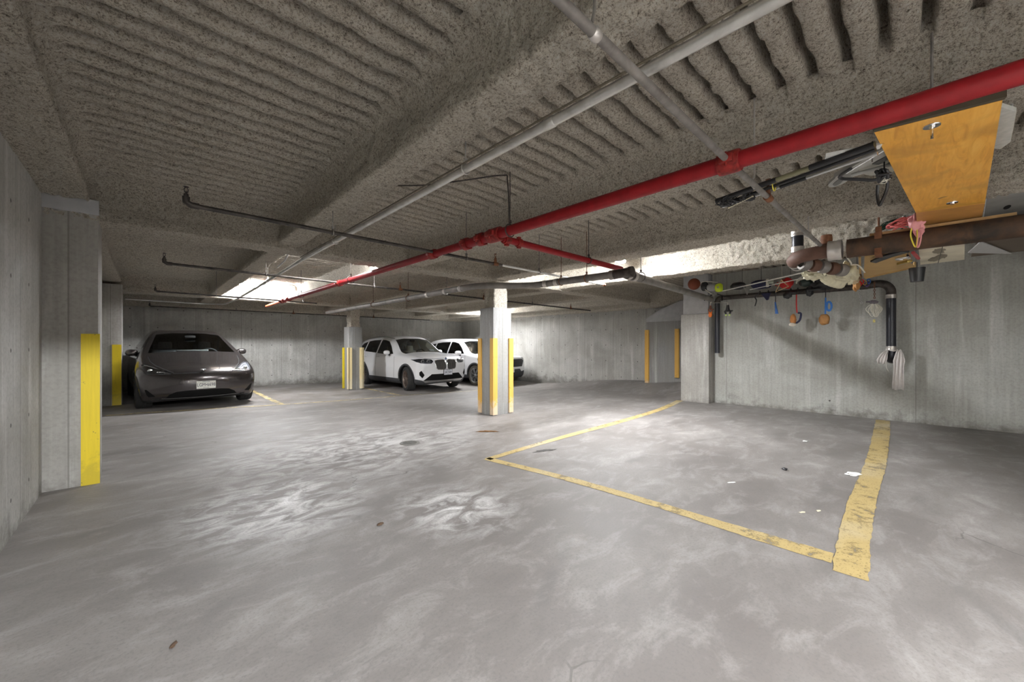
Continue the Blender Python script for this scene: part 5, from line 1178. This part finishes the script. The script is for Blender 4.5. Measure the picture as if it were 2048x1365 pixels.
# white poles under the last beam
pole('white_pole', 'long white pole slung beneath the far beam toward the foam insulation', (9.60, 3.08, 2.63), (7.9, 1.17, 2.62), .013, WHITEP)
pole('white_pole', 'shorter white pole slung lower, just in front of the red cap', (9.57, 2.5, 2.60), (8.27, 1.09, 2.60), .009, WHITEP)

# things hung from the wall pipe ---------------------------------------------------
HX = 9.62
def hook(r, y, z0, mat=BLACK, top=2.56): return MB().tube([(HX, y, z0), (HX + .02, y, top - .06), (HX + .14, y, top + .015), (HX + .22, y, top - .02)], .008, 6).build('hanging_strap', mat, r)
r = thing('ball', 'dull orange ball hung above the grey drain pipe near the grey pier', 'ball', (8.6, 3.31, 2.71)); MB().blob((8.6, 3.31, 2.71), (.125, .125, .125), 16).build('ball_body', BALLO, r)
MB().cyl((8.6, 3.31, 2.82), (8.6, 3.31, 3.1), .004, 5).build('hanging_cord', CORDW, r)
r = thing('gear_bag', 'small grey and black tool bag with a fluorescent yellow end beside the orange ball', 'bag', (9.55, 3.2, 2.74))
MB().blob((9.52, 3.43, 2.77), (.08, .08, .11), 12, .15, 2).build('black_end', BLACK, r); MB().blob((9.52, 3.26, 2.72), (.075, .12, .085), 12, .08, 3, None, .8).build('bag_body', plain('light_grey_cloth', (.42, .42, .42), .8), r)
MB().blob((9.50, 3.11, 2.70), (.08, .075, .09), 12, .12, 4, None, .8).build('yellow_end', FLUO, r); MB().lathe([(0, 0), (.022, 0)], (9.415, 3.10, 2.70), 'X', 12).build('ring', GREYP, r); MB().cyl((9.52, 3.24, 2.78), (9.52, 3.24, 3.12), .004, 5).build('hanging_cord', CORDW, r)
r = thing('wire_hanger', 'bent white wire coat hanger with black ends over the gear bag', 'hanger', (9.5, 3.3, 2.7))
MB().tube(crom([(9.48, 3.12, 2.82), (9.48, 3.36, 2.87), (9.48, 3.48, 2.86), (9.48, 3.52, 2.78), (9.48, 3.44, 2.72), (9.48, 3.32, 2.62), (9.48, 3.20, 2.52)], 6), .008, 6).build('wire', CORDW, r)
MB().cyl((9.48, 3.42, 2.43), (9.48, 3.24, 2.56), .011, 6).build('black_tube', BLACK, r); MB().cyl((9.48, 3.14, 2.56), (9.48, 2.88, 2.45), .010, 6).build('black_tube', BLACK, r); MB().tube([(9.48, 3.40, 2.87), (9.48, 3.40, 3.1)], .003, 5).build('hanging_cord', CORDW, r)
def spring_clamp(label, y, z, mat, tip, s=1.):
    r = thing('spring_clamp', label, 'clamp', (HX, y, z))
    for k in (-1, 1):
        MB().tube([(HX, y + k * .012 * s, z + .10 * s), (HX, y + k * .02 * s, z), (HX, y + k * .05 * s, z - .03 * s), (HX, y + k * .035 * s, z - .08 * s)], [.012 * s, .018 * s, .02 * s, .016 * s], 8).build('jaw', mat, r)
        MB().blob((HX, y + k * .03 * s, z - .10 * s), (.014 * s, .022 * s, .022 * s), 8).build('jaw_tip', tip, r)
    MB().cyl((HX, y - .09 * s, z - .02 * s), (HX, y + .02 * s, z - .02 * s), .014 * s, 8).build('lever', mat, r); MB().cyl((HX, y, z + .08 * s), (HX, y, z + .16), .006, 6).build('hanging_cord', CORDW, r)
    return r
spring_clamp('black spring clamp with pale green tips hanging from a thin string', 2.96, 2.19, BLACK, plain('pale_green_tip', (.50, .62, .22), .5), 1.15)
r = spring_clamp('small rusty clip with a bright orange grip hanging on the black standpipe', 3.33, 2.24, plain('red_brown_clip', (.20, .07, .04), .6), ORANGE, .8)
MB().blob((HX - .01, 3.33, 2.10), (.03, .042, .06), 10).build('grip', ORANGE, r)
tag(MB().tube([(HX, 3.33, 2.38), (HX, 3.1, 2.365), (HX, 2.96, 2.36)], .004, 5).tube([(HX, 3.33, 2.38), (9.8, 3.32, 2.47)], .004, 5).build('string', CORDW), 'thin string stretched between the two hanging clamps', 'string')
r = thing('bicycle_helmet', 'black bicycle helmet lying upside down above the black wall pipe, left of the navy bag', 'helmet', (9.6, 2.67, 2.72))
MB().blob((9.6, 2.74, 2.71), (.14, .16, .085), 14, .06, 1).build('shell', BLACK, r); MB().cyl((9.6, 2.66, 2.74), (9.6, 2.66, 3.12), .004, 5).build('hanging_cord', BLACK, r); MB().tube(crom([(9.55, 2.62, 2.68), (9.55, 2.58, 2.58), (9.55, 2.55, 2.50), (9.55, 2.54, 2.58)], 5), .007, 5).build('chin_strap', GREYP, r)
r = thing('duffel_bag', 'navy bag with a white band slung between the black helmet and the red cap', 'bag', (9.62, 2.3, 2.70))
MB().blob((9.62, 2.30, 2.70), (.10, .19, .095), 14, .08, 6, None, .8).build('bag_body', NAVY, r); MB().box((9.53, 2.165, 2.705), (.03, .055, .17), bev=.01).build('white_band', CORDW, r); MB().lathe([(0, -.05), (.05, -.05), (.05, .05), (0, .05)], (9.54, 2.10, 2.73), 'Y', 14).build('roll', plain('greenish_cloth', (.3, .32, .27), .8), r); MB().cyl((9.62, 2.3, 2.76), (9.62, 2.3, 3.12), .005, 5).build('hanging_cord', BLACK, r)
r = thing('coat_hanger', 'small triangular wooden coat hanger dangling in front of the red cap', 'hanger', (9.45, 1.9, 2.62))
MB().tube([(9.44, 1.90, 2.72), (9.44, 2.0, 2.49), (9.44, 1.78, 2.585), (9.44, 1.90, 2.72)], .014, 8).build('frame', plain('pale_wood', (.60, .45, .24), .6), r); MB().tube([(9.44, 1.90, 2.72), (9.44, 1.91, 2.77), (9.44, 1.89, 2.80), (9.44, 1.9, 3.1)], .005, 6).build('hook', CORDW, r)
r = thing('cap', 'bright red cap or cloth hanging above the wall pipe behind the wooden hanger', 'cap', (9.6, 1.78, 2.69)); MB().blob((9.62, 1.85, 2.67), (.10, .11, .105), 16, .22, 7).build('crown', REDF, r)
MB().tube(crom([(9.55, 1.98, 2.70), (9.52, 2.02, 2.64), (9.53, 1.94, 2.62), (9.55, 1.9, 2.66)], 5), .008, 5).build('strap', REDF, r); MB().cyl((9.62, 1.78, 2.72), (9.62, 1.78, 3.1), .004, 5).build('hanging_cord', BLACK, r)
r = thing('visor_helmet', 'dark helmet with two white curved straps right of the red cap', 'helmet', (9.6, 1.55, 2.67)); MB().blob((9.62, 1.53, 2.65), (.11, .11, .085), 14, .05, 8).build('shell', plain('dark_green_black', (.03, .045, .04), .4), r)
for h_, w_ in ((.115, .14), (.06, .135)): MB().tube([(9.49, 1.52 + w_ * math.cos(a), 2.65 + h_ * math.sin(a)) for a in np.linspace(-.2, PI + .2, 14)], .012, 6).build('white_strap', CORDW, r)
MB().cyl((9.62, 1.55, 2.7), (9.62, 1.55, 3.12), .004, 5).build('hanging_cord', BLACK, r)
r = thing('jacket', 'black jacket bundled on the wall pipe beneath the foam insulation', 'jacket', (9.66, 1.25, 2.6)); MB().blob((9.66, 1.25, 2.60), (.10, .22, .12), 16, .25, 11).build('cloth', BLACK, r); MB().blob((9.62, 1.47, 2.47), (.05, .06, .09), 12, .3, 12).build('sleeve', BLACK, r); hook(r, 1.27, 2.6)
r = thing('black_glove', 'black glove sticking out beneath the black jacket', 'glove', (9.6, 1.42, 2.47)); MB().blob((HX - .06, 1.38, 2.49), (.03, .10, .025), 10, .2, 13).build('palm', BLACK, r); hook(r, 1.38, 2.49)
r = thing('short_strap', 'short black strap dangling below the navy bag', 'strap', (HX, 2.4, 2.4)); MB().tube(crom([(HX, 2.36, 2.50), (HX, 2.42, 2.44), (HX, 2.39, 2.36), (HX, 2.42, 2.24)], 5), .012, 6).build('webbing', BLACK, r); hook(r, 2.36, 2.5)
r = thing('navy_pouch', 'three-cornered navy pouch hanging beside the short black strap', 'pouch', (HX, 2.2, 2.42)); MB().prism([(2.30, 2.50), (2.13, 2.50), (2.17, 2.36), (2.20, 2.35)], HX - .03, HX + .03, 'X').build('pouch_body', NAVY, r); hook(r, 2.2, 2.5)
r = thing('blue_strap', 'black strap with a blue end hanging left of the red strap', 'strap', (HX, 2.04, 2.25)); MB().tube([(HX, 2.04, 2.52), (HX, 2.04, 2.28)], .009, 6).build('webbing', BLACK, r); tag(MB().prism([(2.055, 2.30), (2.035, 2.30), (1.99, 2.05), (2.045, 2.05)], HX - .012, HX + .012, 'X').build('strap_end', BLUE, r), 'blue webbing end'); hook(r, 2.04, 2.5)
r = thing('shoe', 'black shoe tucked over the wall pipe left of the red strap', 'shoe', (HX, 1.8, 2.42)); MB().blob((HX, 1.83, 2.42), (.05, .07, .065), 12, .2, 14).blob((HX, 1.76, 2.47), (.045, .10, .03), 10, .1, 15).build('upper', BLACK, r); hook(r, 1.8, 2.46)
r = thing('fur_glove', 'tan and white lined glove hanging on a red strap', 'glove', (HX, 1.7, 1.95))
MB().tube(crom([(HX, 1.68, 2.42), (HX, 1.68, 2.2), (HX, 1.67, 2.05)], 5), .012, 6).build('strap', REDF, r)
MB().blob((HX, 1.735, 1.92), (.05, .052, .11), 14, .15, 16).build('palm', plain('rust_suede', (.42, .17, .05), .8, var=.3, nsc=20), r); MB().blob((HX - .015, 1.745, 1.815), (.05, .055, .035), 12, .2, 17).build('fur_cuff', plain('cream_fur', (.68, .62, .52), .95, bstr=.8, bdist=.01), r)
MB().tube(crom([(HX + .02, 1.66, 2.05), (HX + .02, 1.61, 2.03), (HX + .02, 1.63, 1.90), (HX + .02, 1.69, 1.84)], 5), .018, 8).build('blue_lining', NAVY, r); hook(r, 1.68, 2.42)
r = thing('suede_mitt', 'round tan mitt hanging on a coiled blue rope', 'mitt', (HX, 1.23, 1.9))
MB().blob((HX, 1.235, 1.895), (.045, .085, .105), 14, .06, 18, None, .85).build('palm', TANL, r); m = MB()
for k in range(4): m.tube([(HX + .006 * k, 1.165 + (.05 - .008 * k) * math.cos(a), 2.15 + (.10 - .01 * k) * math.sin(a)) for a in np.linspace(0, 6.28, 20, endpoint=False)], .006, 5, closed=True)
m.tube([(HX, 1.215, 2.32), (HX, 1.22, 1.98)], .014, 6); m.build('rope_loop', plain('blue_rope', (.04, .20, .60), .6), r); MB().cyl((HX, 1.215, 2.30), (HX, 1.215, 2.52), .009, 6).build('black_leash', BLACK, r); hook(r, 1.215, 2.5)
r = thing('cord_bundle', 'looped white cord with brass padlock on a rusty chain by the black pipe', 'cord', (HX, .52, 2.0))
m = MB()
for k in range(9):
    z = 2.53 - .034 * k; m.tube([(HX + (.011 * math.cos(a) if k % 2 else 0), .52 + (0 if k % 2 else .011 * math.cos(a)), z + .02 * math.sin(a)) for a in np.linspace(0, 6.28, 10, endpoint=False)], .0045, 5, closed=True)
m.build('chain', RUST, r); MB().blob((HX, .53, 2.18), (.03, .06, .03), 10, .3, 19).box((HX, .60, 2.19), (.03, .07, .025), bev=.006).build('valve', plain('grey_valve', (.13, .11, .13), .5), r)
m = MB(); rr = random.Random(5)
for k in range(11):
    w_ = rr.uniform(.02, .075); o_ = rr.uniform(-.04, .05); h_ = rr.uniform(.10, .16)
    m.tube(crom([(HX, .525, 2.16), (HX + rr.uniform(-.03, .03), .525 + o_ + w_, 2.16 - h_ * .8), (HX, .525 + o_, 2.14 - h_ * 1.5), (HX + rr.uniform(-.03, .03), .525 + o_ - w_, 2.16 - h_ * .8)], 6, True), .0055, 5, closed=True)
m.build('cord_loops', CORDW, r); tag(MB().box((HX, .525, 1.835), (.02, .034, .055), bev=.005).build('padlock', plain('brass', (.55, .48, .18), .35, .8), r), 'brass padlock')
hook(r, .52, 2.5)
r = thing('carabiner_cluster', 'cluster of coloured carabiners bunched at the wall pipe elbow', 'carabiner', (HX, .62, 2.52))
for k, (dy, dz, mt) in enumerate(((.07, .02, REDF), (.03, .0, plain('dull_brass', (.40, .28, .08), .4, .8)), (-.02, .02, BLUE), (.0, -.03, plain('purple_anodised', (.08, .03, .2), .4)), (.10, -.01, REDF))):
    MB().tube([(HX + .01 * k, .62 + dy + .025 * math.cos(a), 2.55 + dz + .04 * math.sin(a)) for a in np.linspace(0, 6.28, 14, endpoint=False)], .009, 6, closed=True).build('carabiner', mt, r)
hook(r, .62, 2.55, top=2.57)
r = thing('silver_chain', 'short silver chain hanging beneath the tan clips', 'chain', (HX, .72, 2.3)); m = MB()
for k in range(11):
    z = 2.46 - .028 * k; yy = .735 - .004 * k; m.tube([(HX + (.013 * math.cos(a) if k % 2 else 0), yy + (0 if k % 2 else .013 * math.cos(a)), z + .02 * math.sin(a)) for a in np.linspace(0, 6.28, 10, endpoint=False)], .0055, 5, closed=True)
m.build('links', SILVER, r); hook(r, .735, 2.46)
# rag tied round the bottom elbow
r = thing('rag', 'long dirty white rag knotted round the bottom elbow of the fat black pipe', 'rag', (9.76, .25, 1.0))
def cloth(name, rows, mat, r, fold=.018, n=14):
    V = []; F = []
    for k, (cx, cy, z, w) in enumerate(rows):
        for i in range(n + 1):
            t = i / n - .5; V.append((cx + fold * math.sin(t * 19 + k * .35) * (1 - .2 * math.cos(k)), cy - t * w, z + .01 * math.sin(t * 9 + k)))
    for k in range(len(rows) - 1):
        for i in range(n): a = k * (n + 1) + i; F.append((a, a + 1, a + n + 2, a + n + 1))
    o = mesh_obj(name, V, F, mat, r, True); md = o.modifiers.new('thick', 'SOLIDIFY'); md.thickness = .006; return o
cloth('hanging_tail', [(9.74, .20, 1.31, .05), (9.73, .20, 1.24, .10), (9.73, .205, 1.12, .15), (9.73, .21, 1.0, .13), (9.73, .215, .85, .14), (9.73, .22, .70, .155), (9.735, .22, .60, .15)], CLOTH, r)
cloth('side_flap', [(9.735, .36, 1.29, .04), (9.725, .40, 1.22, .10), (9.72, .425, 1.13, .14), (9.725, .43, 1.06, .10)], CLOTH, r)
MB().tube([(9.82 + .076 * math.cos(a), .31 + .076 * math.sin(a), 1.30 + .01 * math.sin(3 * a)) for a in np.linspace(0, 6.28, 24, endpoint=False)], .012, 7, closed=True).build('knot_band', CLOTH, r); MB().tube(crom([(9.735, .36, 1.10), (9.73, .37, 1.0), (9.735, .34, .92)], 5), .004, 5).build('loose_thread', CORDW, r)

# ------------------------------------------------------------------ floor drain and litter
r = thing('floor_drain', 'round iron drain grate set in the floor between the columns', 'drain', (2.745, 4.99, 0))
dc = (2.745, 4.99); m = MB(); m.lathe([(.10, .001), (.10, .007), (.135, .007), (.14, .001)], (*dc, 0), 'Z', 32)
for k in range(-3, 4):
    y = k * .027; w_ = math.sqrt(max(.102 ** 2 - y * y, 0)); m.box((dc[0], dc[1] + y, .004), (2 * w_, .008, .006))
m.box((dc[0], dc[1], .004), (.012, .2, .006)); m.build('grate', plain('dull_iron', (.20, .195, .18), .6, .4), r)
MB().lathe([(0, .0015), (.101, .0015)], (*dc, 0), 'Z', 32).build('drain_mouth', plain('void', (.004, .004, .004), 1.), r)
def scrap(name, label, cat, c, d, mat, seed, rz=0., amp=.3, sq=1.):
    x, y = c; o = MB().blob((x, y, fz(x, y) + d[2] * .75 + .001), d, 10, amp, seed, Matrix.Rotation(rz, 3, 'Z'), sq).build(name, mat); return tag(o, label, cat)
PAP = plain('white_paper', (.8, .8, .78), .7); LEAF = plain('dead_leaf', (.10, .06, .035), .8)
scrap('paper_scrap', 'crumpled white tissue on the right hand yellow bay line', 'paper', (5.53, .47), (.075, .03, .018), PAP, 1, -.7, .45)
scrap('bottle_cap', 'small black plastic bit lying alone inside the bay', 'litter', (5.22, 1.02), (.04, .025, .012), BLACK, 2, .5)
scrap('paper_scrap', 'thin white paper strip on the concrete inside the bay', 'paper', (4.34, 1.30), (.045, .012, .003), PAP, 3, -.6)
scrap('paper_scrap', 'white scrap by the right wall foot inside the bay', 'paper', (6.93, 1.11), (.04, .025, .008), PAP, 4)
scrap('paper_flake', 'pale flake on the bay floor left of the right hand yellow line', 'paper', (4.0, .66), (.03, .012, .003), plain('pale_flake', (.62, .58, .45), .8), 5, -.5)
scrap('paper_flake', 'pale flake close beside the right hand yellow line, second from it', 'paper', (4.14, .57), (.026, .012, .003), plain('pale_flake', (.62, .58, .45), .8), 6, -.3)
scrap('dead_leaf', 'curled dead leaf near the bleached patch in the middle of the floor', 'leaf', (1.34, 2.90), (.024, .016, .006), LEAF, 7, .3, .5)
scrap('dead_leaf', 'dark dead leaf lying in the near foreground', 'leaf', (.10, 2.41), (.022, .010, .004), LEAF, 8, 1.1, .3)
scrap('wood_chip', 'brown strip of debris on the floor behind the tip of the yellow lines', 'litter', (4.02, 4.76), (.15, .03, .008), plain('orange_brown_debris', (.22, .11, .04), .8, var=.5, nsc=8), 9, -.75, .5)
scrap('tar_patch', 'dark flattened scrap just inside the corner of the yellow lines', 'litter', (3.85, 3.40), (.13, .035, .003), plain('dark_scrap', (.07, .065, .06), .8), 10, -.35, .5)

# ------------------------------------------------------------------ camera and view
FPX, HOR = 771.0, 688.0
cam = bpy.data.cameras.new('camera'); cam.sensor_width = 36; cam.sensor_fit = 'HORIZONTAL'; cam.lens = FPX / 2048 * 36
cam.shift_y = (HOR - 682.5) / 2048; cam.clip_start = .05; cam.clip_end = 60
co = bpy.data.objects.new('camera', cam); COL.objects.link(co); co.location = (0, 0, 1.42)
co.rotation_euler = (PI / 2, 0, -math.atan2(736, FPX)); S.camera = co
w = bpy.data.worlds.new('world'); S.world = w; w.use_nodes = True
w.node_tree.nodes['Background'].inputs[0].default_value = (.8, .85, .9, 1); w.node_tree.nodes['Background'].inputs[1].default_value = WORLD
vs = S.view_settings; vs.view_transform = 'Standard'; vs.look = 'None'; vs.gamma = 1; vs.use_curve_mapping = False; vs.exposure = EXPO
S.cycles.use_denoising = True
S.cycles.diffuse_bounces = 6; S.cycles.max_bounces = 12; S.cycles.transparent_max_bounces = 16
S.cycles.sample_clamp_indirect = 6
